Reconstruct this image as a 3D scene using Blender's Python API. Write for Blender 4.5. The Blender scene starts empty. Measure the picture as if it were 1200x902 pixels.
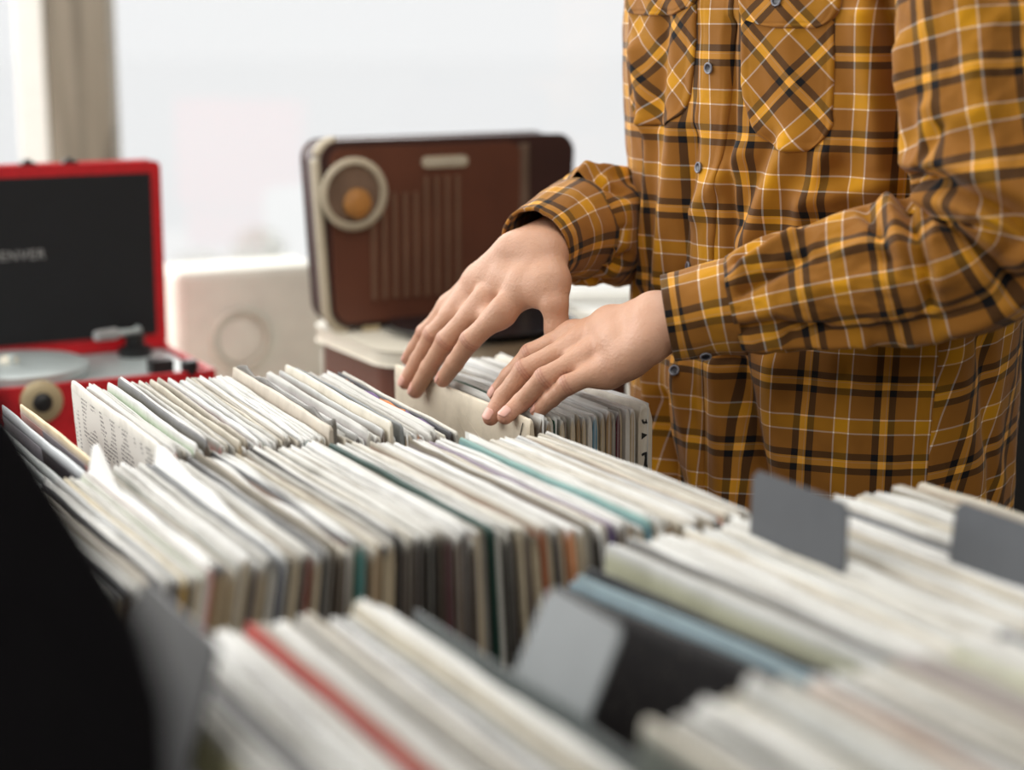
import bpy, bmesh, math, random
import numpy as np
from mathutils import Vector, Matrix

# ------------------------------------------------------------------ camera, world, light
SC = bpy.context.scene
COL = SC.collection
CAMZ = 1.325
PITCH = math.atan(431/2100)
cam_d = bpy.data.cameras.new('camera')
cam = bpy.data.objects.new('camera', cam_d); COL.objects.link(cam)
cam.location = (0, 0, CAMZ)
cam.rotation_euler = (math.pi/2 - PITCH, 0, 0)
cam_d.sensor_width = 36; cam_d.lens = 63
cam_d.clip_start = .05
cam_d.dof.use_dof = True
cam_d.dof.focus_distance = 1.73
cam_d.dof.aperture_fstop = 2.2
SC.camera = cam
SC.view_settings.view_transform = 'Standard'
SC.view_settings.look = 'None'
SC.view_settings.gamma = 1
SC.view_settings.exposure = 0.0
SC.view_settings.use_curve_mapping = False
SC.cycles.use_denoising = True
SC.cycles.max_bounces = 8
SC.cycles.diffuse_bounces = 4
w = bpy.data.worlds.new('overcast_sky'); SC.world = w; w.use_nodes = True
w.node_tree.nodes['Background'].inputs[0].default_value = (.985, .995, 1.0, 1)
w.node_tree.nodes['Background'].inputs[1].default_value = 0.97

def area(name, loc, target, sx, sy, power, col):
    l = bpy.data.lights.new(name, 'AREA'); l.shape = 'RECTANGLE'; l.size = sx; l.size_y = sy
    l.energy = power; l.color = col
    o = bpy.data.objects.new(name, l); COL.objects.link(o); o.location = loc
    o.rotation_euler = (Vector(target)-Vector(loc)).to_track_quat('-Z', 'Y').to_euler()
    return o
area('window_daylight', (-1.15, 3.12, 1.75), (.1, 1.4, .95), 2.6, 1.5, 46, (1, .985, .96))
area('side_daylight', (-2.4, 1.2, 2.0), (.2, 1.3, .95), 2.2, 1.4, 34, (1, .985, .96))
area('added_front_fill', (.7, -.7, 2.45), (.3, 1.4, .9), 1.8, 1.0, 26, (1, .99, .965))  # added fill from behind the camera to lift the spines, not a shop fixture
area('added_top_fill', (.0, 1.5, 2.5), (0, 1.45, .9), 1.6, 1.2, 15, (1, .99, .965))  # added overhead fill that brightens the sleeve tops

# ------------------------------------------------------------------ basis and helpers
EV = np.array([-.4726, .8813]); RV = np.array([.8813, .4726])      # E runs along a sleeve away from us, R along a row
def W(u, v, z): return (u*RV[0]+v*EV[0], u*RV[1]+v*EV[1], z)
FPX = 2100.0
_s, _c = math.sin(PITCH), math.cos(PITCH)
def ray(x, y):
    dx = (x-600)/FPX; dv = -(y-451)/FPX
    return np.array([dx, _c+dv*_s, -_s+dv*_c])
CAM = np.array([0, 0, CAMZ])
def atd(x, y, Y): d = ray(x, y); return CAM + d*(Y/d[1])           # point of the view at a distance Y
def atz(x, y, z): d = ray(x, y); return CAM + d*((z-CAMZ)/d[2])
def atu(x, y, u):                                                  # point of the view in the upright plane u = const
    d = ray(x, y); return CAM + d*(u/(d[0]*RV[0]+d[1]*RV[1]))
def px_of(P):
    P = np.asarray(P) - CAM
    X = P[..., 0]; zc = P[..., 1]*_c - P[..., 2]*_s; yc = P[..., 1]*_s + P[..., 2]*_c
    return 600+FPX*X/zc, 451-FPX*yc/zc

def lin(c):
    if isinstance(c, str):
        c = [int(c[i:i+2], 16)/255 for i in (0, 2, 4)]
    return tuple(x/12.92 if x <= .04045 else ((x+.055)/1.055)**2.4 for x in c[:3])
def lin4(c): return lin(c)+(1,)

class Nt:
    def __init__(s, name):
        s.m = bpy.data.materials.new(name); s.m.use_nodes = True
        s.t = s.m.node_tree; s.b = s.t.nodes['Principled BSDF']; s.n = s.t.nodes
    def new(s, ty, **k):
        n = s.n.new(ty)
        for a, b in k.items(): setattr(n, a, b)
        return n
    def l(s, a, b): s.t.links.new(a, b)
    def math(s, op, a, b=None, c=None):
        n = s.new('ShaderNodeMath', operation=op)
        for i, q in enumerate((a, b, c)):
            if q is None: continue
            if isinstance(q, (int, float)): n.inputs[i].default_value = q
            else: s.l(q, n.inputs[i])
        return n.outputs[0]
    def mix(s, f, a, b, bt='MIX'):
        n = s.new('ShaderNodeMix', data_type='RGBA', blend_type=bt)
        for i, q in ((0, f), (6, a), (7, b)):
            if isinstance(q, (int, float)): n.inputs[i].default_value = q
            elif isinstance(q, tuple): n.inputs[i].default_value = q
            else: s.l(q, n.inputs[i])
        return n.outputs[2]
    def noise(s, vec, scale, detail=3, rough=.5):
        n = s.new('ShaderNodeTexNoise'); n.inputs['Scale'].default_value = scale
        n.inputs['Detail'].default_value = detail; n.inputs['Roughness'].default_value = rough
        if vec is not None: s.l(vec, n.inputs['Vector'])
        return n.outputs['Fac']
    def ramp(s, f, stops, interp='LINEAR'):
        n = s.new('ShaderNodeValToRGB'); n.color_ramp.interpolation = interp
        e = n.color_ramp.elements
        while len(e) < len(stops): e.new(.5)
        for q, (p, c) in zip(e, stops): q.position = p; q.color = c
        s.l(f, n.inputs[0]); return n.outputs[0]
    def bump(s, h, strength=.2, dist=.001):
        n = s.new('ShaderNodeBump'); n.inputs['Strength'].default_value = strength
        n.inputs['Distance'].default_value = dist
        s.l(h, n.inputs['Height']); s.l(n.outputs[0], s.b.inputs['Normal'])

def plain(name, col, rough=.6, metal=0, var=.12, scale=30, bump=.0, coat=0):
    k = Nt(name); tc = k.new('ShaderNodeTexCoord').outputs['Object']
    c = lin(col); nz = k.noise(tc, scale)
    d = tuple(x*(1-var) for x in c)+(1,); l = tuple(min(1, x*(1+var)) for x in c)+(1,)
    k.l(k.ramp(nz, [(.3, d), (.7, l)]), k.b.inputs['Base Color'])
    k.b.inputs['Roughness'].default_value = rough; k.b.inputs['Metallic'].default_value = metal
    k.b.inputs['Coat Weight'].default_value = coat
    if bump: k.bump(nz, bump, .002)
    return k.m

def tag(o, label=None, cat=None, group=None, kind=None):
    if label: o['label'] = label
    if cat: o['category'] = cat
    if group: o['group'] = group
    if kind: o['kind'] = kind
    return o
def empty(name, loc, label=None, cat=None, group=None):
    o = bpy.data.objects.new(name, None); COL.objects.link(o); o.location = loc; o.empty_display_size = .05
    return tag(o, label, cat, group)
def mesh(name, verts, faces, mat, parent=None, smooth=False, uv=None, col=None, mi=None, recalc=True, bevel=0):
    """verts in world space; a child's are stored relative to its parent's (unrotated) place"""
    me = bpy.data.meshes.new(name)
    V = np.asarray(verts, float).reshape(-1, 3)
    if parent is not None:
        p = parent; off = np.zeros(3)
        while p is not None: off += np.array(p.location); p = p.parent
        V = V-off
    me.from_pydata(V.tolist(), [], [tuple(f) for f in faces])
    if uv is not None:
        ul = me.uv_layers.new(name='UVMap')
        idx = np.zeros(len(me.loops), dtype=np.int32); me.loops.foreach_get('vertex_index', idx)
        ul.data.foreach_set('uv', np.asarray(uv, float)[idx].ravel())
    if col is not None:
        a = me.color_attributes.new('Col', 'FLOAT_COLOR', 'POINT')
        a.data.foreach_set('color', np.asarray(col, float).ravel())
    for m in (mat if isinstance(mat, (list, tuple)) else [mat]): me.materials.append(m)
    if mi is not None: me.polygons.foreach_set('material_index', mi)
    if recalc or bevel:
        bm = bmesh.new(); bm.from_mesh(me)
        if bevel: bmesh.ops.bevel(bm, geom=bm.edges[:], offset=bevel, segments=2, affect='EDGES', profile=.5)
        bmesh.ops.recalc_face_normals(bm, faces=bm.faces[:])
        bm.to_mesh(me); bm.free()
    if smooth: me.polygons.foreach_set('use_smooth', [True]*len(me.polygons))
    me.update()
    o = bpy.data.objects.new(name, me); COL.objects.link(o)
    if parent is not None: o.parent = parent
    return o

class MB:
    def __init__(s): s.v = []; s.f = []
    def add(s, v, f):
        n = len(s.v); s.v += [tuple(q) for q in v]; s.f += [tuple(i+n for i in q) for q in f]; return s
    def box(s, u0, u1, v0, v1, z0, z1, world=False):
        g = (lambda a, b, c: (a, b, c)) if world else W
        P = [g(u, v, z) for z in (z0, z1) for (u, v) in ((u0, v0), (u1, v0), (u1, v1), (u0, v1))]
        return s.add(P, [(0, 3, 2, 1), (4, 5, 6, 7), (0, 1, 5, 4), (1, 2, 6, 5), (2, 3, 7, 6), (3, 0, 4, 7)])
    def prism(s, poly, v0, v1):                                    # outline in (u, z), thickness along v
        n = len(poly)
        P = [W(u, v0, z) for u, z in poly]+[W(u, v1, z) for u, z in poly]
        return s.add(P, [tuple(range(n)), tuple(range(2*n-1, n-1, -1))]+[(i, (i+1) % n, n+(i+1) % n, n+i) for i in range(n)])
    def prismz(s, poly, z0, z1):                                   # outline in (u, v), thickness along z
        n = len(poly)
        P = [W(u, v, z0) for u, v in poly]+[W(u, v, z1) for u, v in poly]
        return s.add(P, [tuple(range(n)), tuple(range(2*n-1, n-1, -1))]+[(i, (i+1) % n, n+(i+1) % n, n+i) for i in range(n)])
    def lathe(s, c, prof, axis='z', n=40):                         # prof (r, h) from centre c; axis z or v
        P = []
        for r, h in prof:
            for k in range(n):
                a = 2*math.pi*k/n
                if axis == 'z': P.append((c[0]+r*math.cos(a), c[1]+r*math.sin(a), c[2]+h))
                else:
                    P.append((c[0]+r*math.cos(a)*RV[0]-h*EV[0], c[1]+r*math.cos(a)*RV[1]-h*EV[1], c[2]+r*math.sin(a)))
        F = []
        for i in range(len(prof)-1):
            for k in range(n):
                F.append((i*n+k, i*n+(k+1) % n, (i+1)*n+(k+1) % n, (i+1)*n+k))
        F.append(tuple(range(n))); F.append(tuple((len(prof)-1)*n+k for k in range(n)))
        return s.add(P, F)
    def tube(s, pts, r, n=10):
        pts = [Vector(p) for p in pts]
        rs = r if isinstance(r, (list, tuple)) else [r]*len(pts)
        up = Vector((0, 0, 1)); P = []
        for i, p in enumerate(pts):
            t = (pts[min(i+1, len(pts)-1)]-pts[max(i-1, 0)]).normalized()
            a = t.cross(up if abs(t.dot(up)) < .95 else Vector((1, 0, 0))).normalized(); b = t.cross(a)
            for k in range(n):
                an = 2*math.pi*k/n
                P.append(tuple(p+(a*math.cos(an)+b*math.sin(an))*rs[i]))
        F = [(i*n+k, i*n+(k+1) % n, (i+1)*n+(k+1) % n, (i+1)*n+k) for i in range(len(pts)-1) for k in range(n)]
        F += [tuple(range(n)), tuple((len(pts)-1)*n+k for k in range(n))]
        return s.add(P, F)
    def build(s, name, mat, parent=None, smooth=False, bevel=0, **k):
        return mesh(name, s.v, s.f, mat, parent, smooth, bevel=bevel, **k)
def rrect(u0, u1, z0, z1, r, n=6, taper=0):
    P = []
    for cx, cz, a0 in ((u1-r, z1-r, 0), (u0+r, z1-r, 90), (u0+r, z0+r, 180), (u1-r, z0+r, 270)):
        for k in range(n+1):
            a = math.radians(a0+90*k/n); P.append((cx+r*math.cos(a), cz+r*math.sin(a)))
    if taper: P = [(u+taper*(z1-z)/(z1-z0)*(1 if u < (u0+u1)/2 else -1), z) for u, z in P]
    return P
def smooth_by_angle(o, deg=35):
    me = o.data
    me.polygons.foreach_set('use_smooth', [True]*len(me.polygons))
    bm = bmesh.new(); bm.from_mesh(me); lim = math.radians(deg)
    for e in bm.edges:
        if len(e.link_faces) == 2 and e.calc_face_angle(0) > lim: e.smooth = False
    bm.to_mesh(me); bm.free()

def vnoise(x, y, seed=0):                                          # smooth 2D gradient noise, about -1..1
    xi = np.floor(x).astype(np.int64); yi = np.floor(y).astype(np.int64)
    xf = x-xi; yf = y-yi
    def g(ix, iy):
        h = (ix*374761393 + iy*668265263 + seed*1274126177) & 0xffffffff
        h = ((h ^ (h >> 13))*1274126177) & 0xffffffff
        return ((h ^ (h >> 16)) & 0xffff)/65535.0*2*math.pi
    def dot(ix, iy, dx, dy): a = g(ix, iy); return np.cos(a)*dx+np.sin(a)*dy
    sx = xf*xf*xf*(xf*(xf*6-15)+10); sy = yf*yf*yf*(yf*(yf*6-15)+10)
    a = dot(xi, yi, xf, yf); b = dot(xi+1, yi, xf-1, yf); c = dot(xi, yi+1, xf, yf-1); d = dot(xi+1, yi+1, xf-1, yf-1)
    return ((a*(1-sx)+b*sx)*(1-sy)+(c*(1-sx)+d*sx)*sy)*1.5

# ------------------------------------------------------------------ materials
M = {}
M['floor'] = plain('floor_boards', '6d6152', .6)
M['black_wall'] = plain('black_paint', '1b1816', .8)
M['dim_wall'] = plain('dim_shop_wall', '8d857a', .8)
M['white_paint'] = plain('white_paint', 'e9e8e2', .5, var=.03)
M['snow'] = plain('snow', 'fafafa', .9, var=.01, scale=1)
M['bush'] = plain('frosted_twigs', 'f3f3ee', .9, var=.04, scale=6)
M['cream'] = plain('cream_paint', 'dcd6c6', .55, var=.03)
M['beige'] = plain('beige_board', 'd9d8ce', .7, var=.05)
M['beige_dark'] = plain('beige_ring', 'c6c4b8', .7, var=.05)
M['counter'] = plain('pale_counter', 'd9d4c7', .6, var=.04)
M['red'] = plain('red_leatherette', 'c01420', .45, var=.1, scale=90, bump=.1)
M['lid_black'] = plain('black_lining', '0f1115', .8, var=.1)
M['grey_text'] = plain('grey_print', '9a9a9a', .5, var=.05)
M['silver'] = plain('silver_plastic', 'b4bdbd', .35, var=.05, metal=.2)
M['black'] = plain('black_plastic', '121214', .45, var=.1)
M['brass'] = plain('brass', 'b5a583', .5, metal=.2, var=.1)
M['vinyl'] = plain('black_vinyl', '16181c', .25, var=.1)
M['radio'] = plain('brown_leatherette', '5c3323', .5, var=.12, scale=12)
M['radio_dark'] = plain('dark_brown_side', '3a201c', .5, var=.12, scale=12)
M['radio_slat'] = plain('grille_slat', '6f5240', .5, var=.1)
M['cream_trim'] = plain('aged_cream_trim', 'b9ae98', .5, var=.06)
M['dial'] = plain('dial_grey', '6e5a4c', .4, var=.2, scale=25)
M['gold'] = plain('gold_cone', 'a8743a', .5, var=.25, scale=40)
M['wood_table'] = plain('dark_table_wood', '1d1917', .6, var=.3, scale=20)
M['grey_plastic'] = plain('grey_divider_plastic', '5b5e63', .42, var=.05)
M['lit_plastic'] = plain('lit_grey_divider_plastic', '6f7476', .35, var=.05)  # grey plastic with the tab's reflected light put into its base colour
M['dark_plastic'] = plain('dark_divider_plastic', '27272a', .4, var=.05)
M['black_board'] = plain('black_board', '121112', .95, var=.1)
M['black_board'].node_tree.nodes['Principled BSDF'].inputs['Specular IOR Level'].default_value = .0
M['trousers'] = plain('dark_cloth', '22242b', .8)
M['shoe'] = plain('brown_shoe', '3b2a20', .5)
M['hair'] = plain('brown_hair', '3a281c', .6, var=.3, scale=120)
M['paper'] = plain('white_inner_paper', 'd4d3ce', .7, var=.04)
M['ink'] = plain('black_ink', '1a1816', .6)
M['ink_faint'] = plain('faint_pencil', 'bdb2a0', .7)
M['purple'] = plain('purple_print', '6d4a86', .6); M['orange'] = plain('orange_print', 'd27a2a', .6)

# weathered timber
k = Nt('weathered_timber'); tc = k.new('ShaderNodeTexCoord').outputs['Object']
mp = k.new('ShaderNodeMapping'); mp.inputs['Scale'].default_value = (28, 28, 1.6); k.l(tc, mp.inputs[0])
nz = k.noise(mp.outputs[0], 1.5, 6)
c1 = k.ramp(nz, [(.25, lin4('5f584e')), (.5, lin4('817869')), (.8, lin4('958c7e'))])
sp = k.new('ShaderNodeMapping'); sp.inputs['Scale'].default_value = (9, 9, 5); k.l(tc, sp.inputs[0])
kn = k.math('GREATER_THAN', k.noise(sp.outputs[0], 1.3, 1), .68)
k.l(k.mix(k.math('MULTIPLY', kn, .5), c1, lin4('4f4840')), k.b.inputs['Base Color']); k.b.inputs['Roughness'].default_value = .85
M['timber'] = k.m
# window glass: thin clear pane
k = Nt('window_glass'); tr = k.new('ShaderNodeBsdfTransparent'); gl = k.new('ShaderNodeBsdfGlossy'); gl.inputs['Roughness'].default_value = .02
mx = k.new('ShaderNodeMixShader'); mx.inputs[0].default_value = .04
k.l(tr.outputs[0], mx.inputs[1]); k.l(gl.outputs[0], mx.inputs[2]); k.l(mx.outputs[0], k.n['Material Output'].inputs[0]); M['glass'] = k.m
# clear plastic sleeve
k = Nt('clear_plastic_sleeve'); tr = k.new('ShaderNodeBsdfTransparent'); mx = k.new('ShaderNodeMixShader')
k.b.inputs['Base Color'].default_value = lin4('eeeeea'); k.b.inputs['Roughness'].default_value = .22
mx.inputs[0].default_value = .62
k.l(tr.outputs[0], mx.inputs[1]); k.l(k.b.outputs[0], mx.inputs[2]); k.l(mx.outputs[0], k.n['Material Output'].inputs[0]); M['clear'] = k.m
# sleeves: colour stored on each mesh, worn by noise
k = Nt('printed_card_sleeve'); at = k.new('ShaderNodeAttribute'); at.attribute_name = 'Col'
tc = k.new('ShaderNodeTexCoord').outputs['Object']
oi = k.new('ShaderNodeObjectInfo').outputs['Random']
mp = k.new('ShaderNodeMapping'); mp.inputs['Scale'].default_value = (1, 3, 1); k.l(tc, mp.inputs[0])
cb = k.new('ShaderNodeCombineXYZ'); k.l(k.math('MULTIPLY', oi, 50), cb.inputs[0]); k.l(cb.outputs[0], mp.inputs['Location'])
n1 = k.noise(mp.outputs[0], 26, 4, .6); n2 = k.noise(mp.outputs[0], 220, 2)
c = k.mix(1.0, at.outputs['Color'], k.ramp(n1, [(.3, (.80, .79, .775, 1)), (.55, (1, 1, 1, 1)), (.8, (1.0, .99, .96, 1))]), 'MULTIPLY')
c = k.mix(k.math('MULTIPLY', k.math('GREATER_THAN', n2, .66), .12), c, lin4('a8a092'))
k.l(c, k.b.inputs['Base Color']); k.b.inputs['Roughness'].default_value = .55; k.b.inputs['Specular IOR Level'].default_value = .3
k.bump(n2, .25, .0006); M['card'] = k.m
# newspaper-like printed cover
k = Nt('newsprint_cover'); tc = k.new('ShaderNodeTexCoord').outputs['Object']
sx = k.new('ShaderNodeSeparateXYZ'); k.l(tc, sx.inputs[0])
colm = k.math('LESS_THAN', k.math('FRACT', k.math('MULTIPLY', sx.outputs[0], 14)), .78)
line = k.math('GREATER_THAN', k.math('SINE', k.math('MULTIPLY', sx.outputs[2], 1500)), -.1)
blk = k.math('GREATER_THAN', k.noise(tc, 26, 2), .47)
fine = k.math('GREATER_THAN', k.noise(tc, 500, 1), .42)
f = k.math('MULTIPLY', k.math('MULTIPLY', k.math('MULTIPLY', colm, line), blk), fine)
f = k.math('MULTIPLY', f, .75)
c = k.mix(f, lin4('d4d2cb'), lin4('4a4a4a'))
k.l(c, k.b.inputs['Base Color']); k.b.inputs['Roughness'].default_value = .5; M['news'] = k.m
# skin
k = Nt('skin'); at = k.new('ShaderNodeAttribute'); at.attribute_name = 'Col'
tc = k.new('ShaderNodeTexCoord').outputs['Object']
n1 = k.noise(tc, 60, 4); n2 = k.noise(tc, 420, 3, .7)
c = k.mix(k.math('MULTIPLY', n1, .22), at.outputs['Color'], lin4('bd8069'))
k.l(c, k.b.inputs['Base Color']); k.b.inputs['Roughness'].default_value = .48
k.b.inputs['Subsurface Weight'].default_value = .12; k.b.inputs['Subsurface Radius'].default_value = (.008, .003, .0015)
k.b.inputs['Subsurface Scale'].default_value = .6
wv = k.new('ShaderNodeTexVoronoi'); wv.inputs['Scale'].default_value = 330; k.l(tc, wv.inputs['Vector'])
n3 = k.noise(tc, 95, 4, .6)
hb = k.math('ADD', k.math('MULTIPLY', wv.outputs['Distance'], .35), k.math('ADD', n2, k.math('MULTIPLY', n3, 1.6)))
k.bump(hb, .5, .0011); M['skin'] = k.m
M['nail'] = plain('fingernail', 'dda999', .28, var=.04)

PER = .077
def plaid_mat(name, gain=1.0):
    k = Nt(name); uv = k.new('ShaderNodeUVMap'); sx = k.new('ShaderNodeSeparateXYZ'); k.l(uv.outputs[0], sx.inputs[0])
    def g(c): return tuple(min(1, x*gain) for x in lin(c))+(1,)
    br, mu, dk, ye, wh = g('93601f'), g('c98e0c'), g('0b090d'), g('f0aa3c'), (.92, .82, .72, 1)
    st = [(0, ye), (.016, lin4('e3b98a')), (.031, ye), (.047, dk), (.135, br), (.377, wh), (.396, mu), (.562, wh), (.581, br), (.865, dk), (.953, ye)]
    def axis(o, rev=False):
        fr = k.math('FRACT', k.math('DIVIDE', o, PER))
        return k.ramp(fr, st, 'CONSTANT')
    a = axis(sx.outputs[0]); b = axis(sx.outputs[1])
    c = k.mix(.48, a, b)
    dk_ = k.new('ShaderNodeMix', data_type='RGBA', blend_type='DARKEN'); dk_.inputs[0].default_value = 1; k.l(a, dk_.inputs[6]); k.l(b, dk_.inputs[7])
    c = k.mix(.42, c, dk_.outputs[2])
    vv = k.new('ShaderNodeMapping'); k.l(uv.outputs[0], vv.inputs[0])
    big = k.noise(vv.outputs[0], 14, 3)
    c = k.mix(1.0, c, k.ramp(big, [(.3, (.86, .85, .84, 1)), (.7, (1.06, 1.05, 1.04, 1))]), 'MULTIPLY')
    tw = k.math('SINE', k.math('MULTIPLY', k.math('ADD', sx.outputs[0], sx.outputs[1]), 5200))
    k.l(c, k.b.inputs['Base Color']); k.b.inputs['Roughness'].default_value = .85
    k.b.inputs['Sheen Weight'].default_value = .12; k.b.inputs['Sheen Roughness'].default_value = .5
    k.b.inputs['Specular IOR Level'].default_value = .25
    n = k.noise(vv.outputs[0], 60, 4)
    h = k.math('ADD', k.math('MULTIPLY', tw, .1), k.math('MULTIPLY', n, 1.2))
    k.bump(h, .35, .0014)
    return k.m
M['plaid'] = plaid_mat('plaid_flannel')

# ------------------------------------------------------------------ room shell
def struct(name, mb, mat, parent=None, **k):
    o = mb.build(name, mat, parent, **k)
    if parent is None: o['kind'] = 'structure'
    return o
struct('floor', MB().box(-2.6, 2.6, -1.7, 3.4, -.05, 0, True), M['floor'])
YW = 3.3
struct('wall_back', MB().box(.72, 2.6, YW, YW+.1, 0, 2.6, True).box(-2.6, .72, YW, YW+.1, 0, .80, True), M['black_wall'])
struct('wall_right', MB().box(2.5, 2.6, -1.6, YW-.002, 0, 2.6, True), M['dim_wall'])
struct('wall_front', MB().box(-2.6, 2.498, -1.7, -1.6, 0, 2.6, True), M['dim_wall'])
struct('ceiling', MB().box(-2.6, 2.6, -1.7, YW+.1, 2.602, 2.7, True), M['white_paint'])
struct('wall_left', MB().box(-2.7, -2.602, -1.7, .2, 0, 2.6, True), M['dim_wall'])
struct('trim_1', MB().box(-2.6, .72, YW-.12, YW-.004, .76, .80, True), M['white_paint'], bevel=.004)
xl, xr = atd(58, 90, YW)[0], atd(131, 90, YW)[0]
struct('trim_2', MB().box(xl, xr, YW-.02, YW+.055, .802, 2.6, True), M['timber'], bevel=.006)
wx0 = atd(22, 90, YW)[0]
w1 = MB().box(wx0, xl-.002, YW-.02, YW+.05, .802, 2.6, True).box(-2.6, wx0, YW, YW+.04, .802, .83, True).build('window_1', M['white_paint'], bevel=.004); w1['kind'] = 'structure'
MB().box(-2.6, wx0, YW+.018, YW+.022, .83, 2.6, True).build('pane', M['glass'], w1)
w2 = MB().box(xr+.002, .72, YW+.0, YW+.04, .802, .83, True).box(.68, .72, YW, YW+.04, .83, 2.6, True).build('window_2', M['white_paint'], bevel=.004); w2['kind'] = 'structure'
MB().box(xr+.002, .68, YW+.018, YW+.022, .83, 2.6, True).build('pane', M['glass'], w2)
g = MB().box(-40, 40, YW+.2, 60, -.3, .0, True).build('ground_outside', M['snow']); g['kind'] = 'structure'

def lump(name, c, rs, seed, mat, label, cat, group=None):
    rnd = random.Random(seed); bm = bmesh.new()
    for i in range(26):
        a = rnd.uniform(0, 6.283); rr = rnd.uniform(0, 1)**.5
        p = Vector((c[0]+rs[0]*rr*math.cos(a), c[1]+rs[1]*rr*math.sin(a), c[2]+rs[2]*(1-rr*rr)*rnd.uniform(.3, 1)))
        m = Matrix.Translation(p) @ Matrix.Diagonal((1, 1, .8, 1))
        bmesh.ops.create_icosphere(bm, subdivisions=2, radius=rnd.uniform(.18, .34)*min(rs), matrix=m)
    for v in bm.verts: v.co += Vector((rnd.uniform(-1, 1), rnd.uniform(-1, 1), rnd.uniform(-1, 1)))*.02
    me = bpy.data.meshes.new(name); bm.to_mesh(me); bm.free(); me.materials.append(mat)
    o = bpy.data.objects.new(name, me); COL.objects.link(o)
    # stem to the ground
    st = MB().tube([(c[0], c[1], 0), (c[0], c[1], c[2]+.05)], .04).build('stem', M['timber']); st.parent = o
    return tag(o, label, cat, group)
pb = atd(305, 300, 5.6); lump('frosted_bush', (pb[0], 5.6, pb[2]-.16), (.24, .24, .22), 3, M['bush'], 'pale frosted bush outside the window, just left of the brown player', 'bush', 'frosted bushes outside')
pb = atd(225, 318, 7.6); lump('frosted_bush', (pb[0], 7.6, pb[2]-.1), (.30, .3, .16), 5, M['bush'], 'low frosted bush outside the window, beside the red lid', 'bush', 'frosted bushes outside')

# ------------------------------------------------------------------ back counter and what stands on it
CZ = .775
t = empty('display_counter', W(.65, 2.6, 0), 'long pale counter under the window carrying both record players', 'counter')
MB().box(-.5, 1.45, 2.12, 2.78, CZ-.04, CZ).build('counter_top', M['counter'], t, bevel=.004)
MB().box(-.46, 1.41, 2.16, 2.74, .06, CZ-.042).build('cabinet_body', M['white_paint'], t, bevel=.004)
MB().box(-.43, 1.38, 2.2, 2.7, 0, .06).build('plinth', M['black'], t)

# red portable record player
P1 = atz(193, 402, .885)
u1, v1 = P1[:2]@RV, P1[:2]@EV
u0 = u1-.36; vf = v1-.212; zt = .885; zb = CZ+.006
t = empty('suitcase_record_player', W((u0+u1)/2, (vf+v1)/2, CZ), 'red suitcase record player with its black-lined lid open, on the left', 'record player')
MB().box(u0, u1, vf, v1, zb, zt-.012).box(u0, u1, vf, vf+.008, zt-.012, zt).box(u0, u1, v1-.008, v1, zt-.012, zt).box(u0, u0+.008, vf+.008, v1-.008, zt-.012, zt).box(u1-.008, u1, vf+.008, v1-.008, zt-.012, zt).build('case', M['red'], t)
for a, b in ((u0+.03, vf+.03), (u1-.03, vf+.03), (u0+.03, v1-.03), (u1-.03, v1-.03)):
    MB().lathe(W(a, b, CZ), [(.012, 0), (.012, .0065)], n=16).build('foot', M['black'], t)
MB().box(u0+.009, u1-.009, vf+.009, v1-.009, zt-.012, zt-.005).build('deck', M['silver'], t)
hl = .247
lid = MB().prism(rrect(u0, u1, zt+.002, zt+.002+hl, .008), v1-.006, v1+.03).build('lid', M['red'], t, bevel=.002)
MB().prism(rrect(u0+.013, u1-.013, zt+.016, zt+hl-.012, .003), v1-.0085, v1-.0062).build('lining', M['lid_black'], lid)
MB().box(u0-.001, u1+.001, v1-.014, v1-.006, zt-.002, zt+.004).build('hinge', M['red'], t)
# latch on the top of the lid
pl = atd(30, 186, P1[1]+.0)
ul = pl[:2]@RV
for ul_ in (ul-.015, ul+.04):
    MB().box(ul_-.009, ul_+.009, v1+.002, v1+.022, zt+hl+.002, zt+hl+.007).lathe(W(ul_, v1+.01, zt+hl+.005), [(.005, 0), (.004, .006)], n=12).build('latch', M['black'], t)
# platter and its arm
pc = (u0+.128, vf+.106)
pt = MB().lathe(W(pc[0], pc[1], zt-.005), [(.091, 0), (.095, .004), (.095, .014), (.089, .017), (.02, .017), (.012, .0155)], n=64).build('platter', M['silver'], t); smooth_by_angle(pt)
MB().lathe(W(pc[0], pc[1], zt+.0105), [(.0035, 0), (.0035, .010), (.002, .012)], n=16).build('spindle', M['silver'], pt)
a0 = (u1-.055, v1-.045)
arm = MB().lathe(W(a0[0], a0[1], zt-.005), [(.022, 0), (.022, .012), (.013, .014), (.013, .03)], n=24).build('tonearm', M['black'], t); smooth_by_angle(arm)
pa = Vector(W(a0[0], a0[1], zt+.028)); pe = Vector(atd(133, 391, (pa.y-.03)))
MB().tube([pa+(pa-pe)*.18, pa, pa.lerp(pe, .6), pe], [.008, .0045, .0045, .0045], 12).build('arm_tube', M['silver'], arm, smooth=True)
hd = (pe-pa).normalized()
MB().tube([pe-hd*.004, pe+hd*.03], [.008, .007], 8).build('headshell', M['grey_text'], arm)
kp = atz(222, 430, zt+.004); MB().lathe((kp[0], kp[1], zt-.005), [(.011, 0), (.011, .016), (.009, .018)], n=24).build('volume_knob', M['black'], t)
kp = atz(188, 428, zt+.004); MB().box(kp[:2]@RV-.014, kp[:2]@RV+.014, kp[:2]@EV-.012, kp[:2]@EV+.012, zt-.005, zt+.012).build('arm_rest', M['black'], t)
kp = atz(10, 416, zt+.02); MB().lathe((kp[0], kp[1], zt-.005), [(.011, 0), (.012, .02), (.008, .024)], n=24).build('speed_knob', M['cream'], t)
kf = atd(48, 468, 2.0); kf = CAM+ray(48, 470)*(vf/(ray(48, 470)[:2]@EV))
kk = MB().lathe(kf, [(.026, .0), (.026, .005), (.020, .008), (.013, .009)], axis='v', n=36).build('speaker_port', M['brass'], t)
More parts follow.
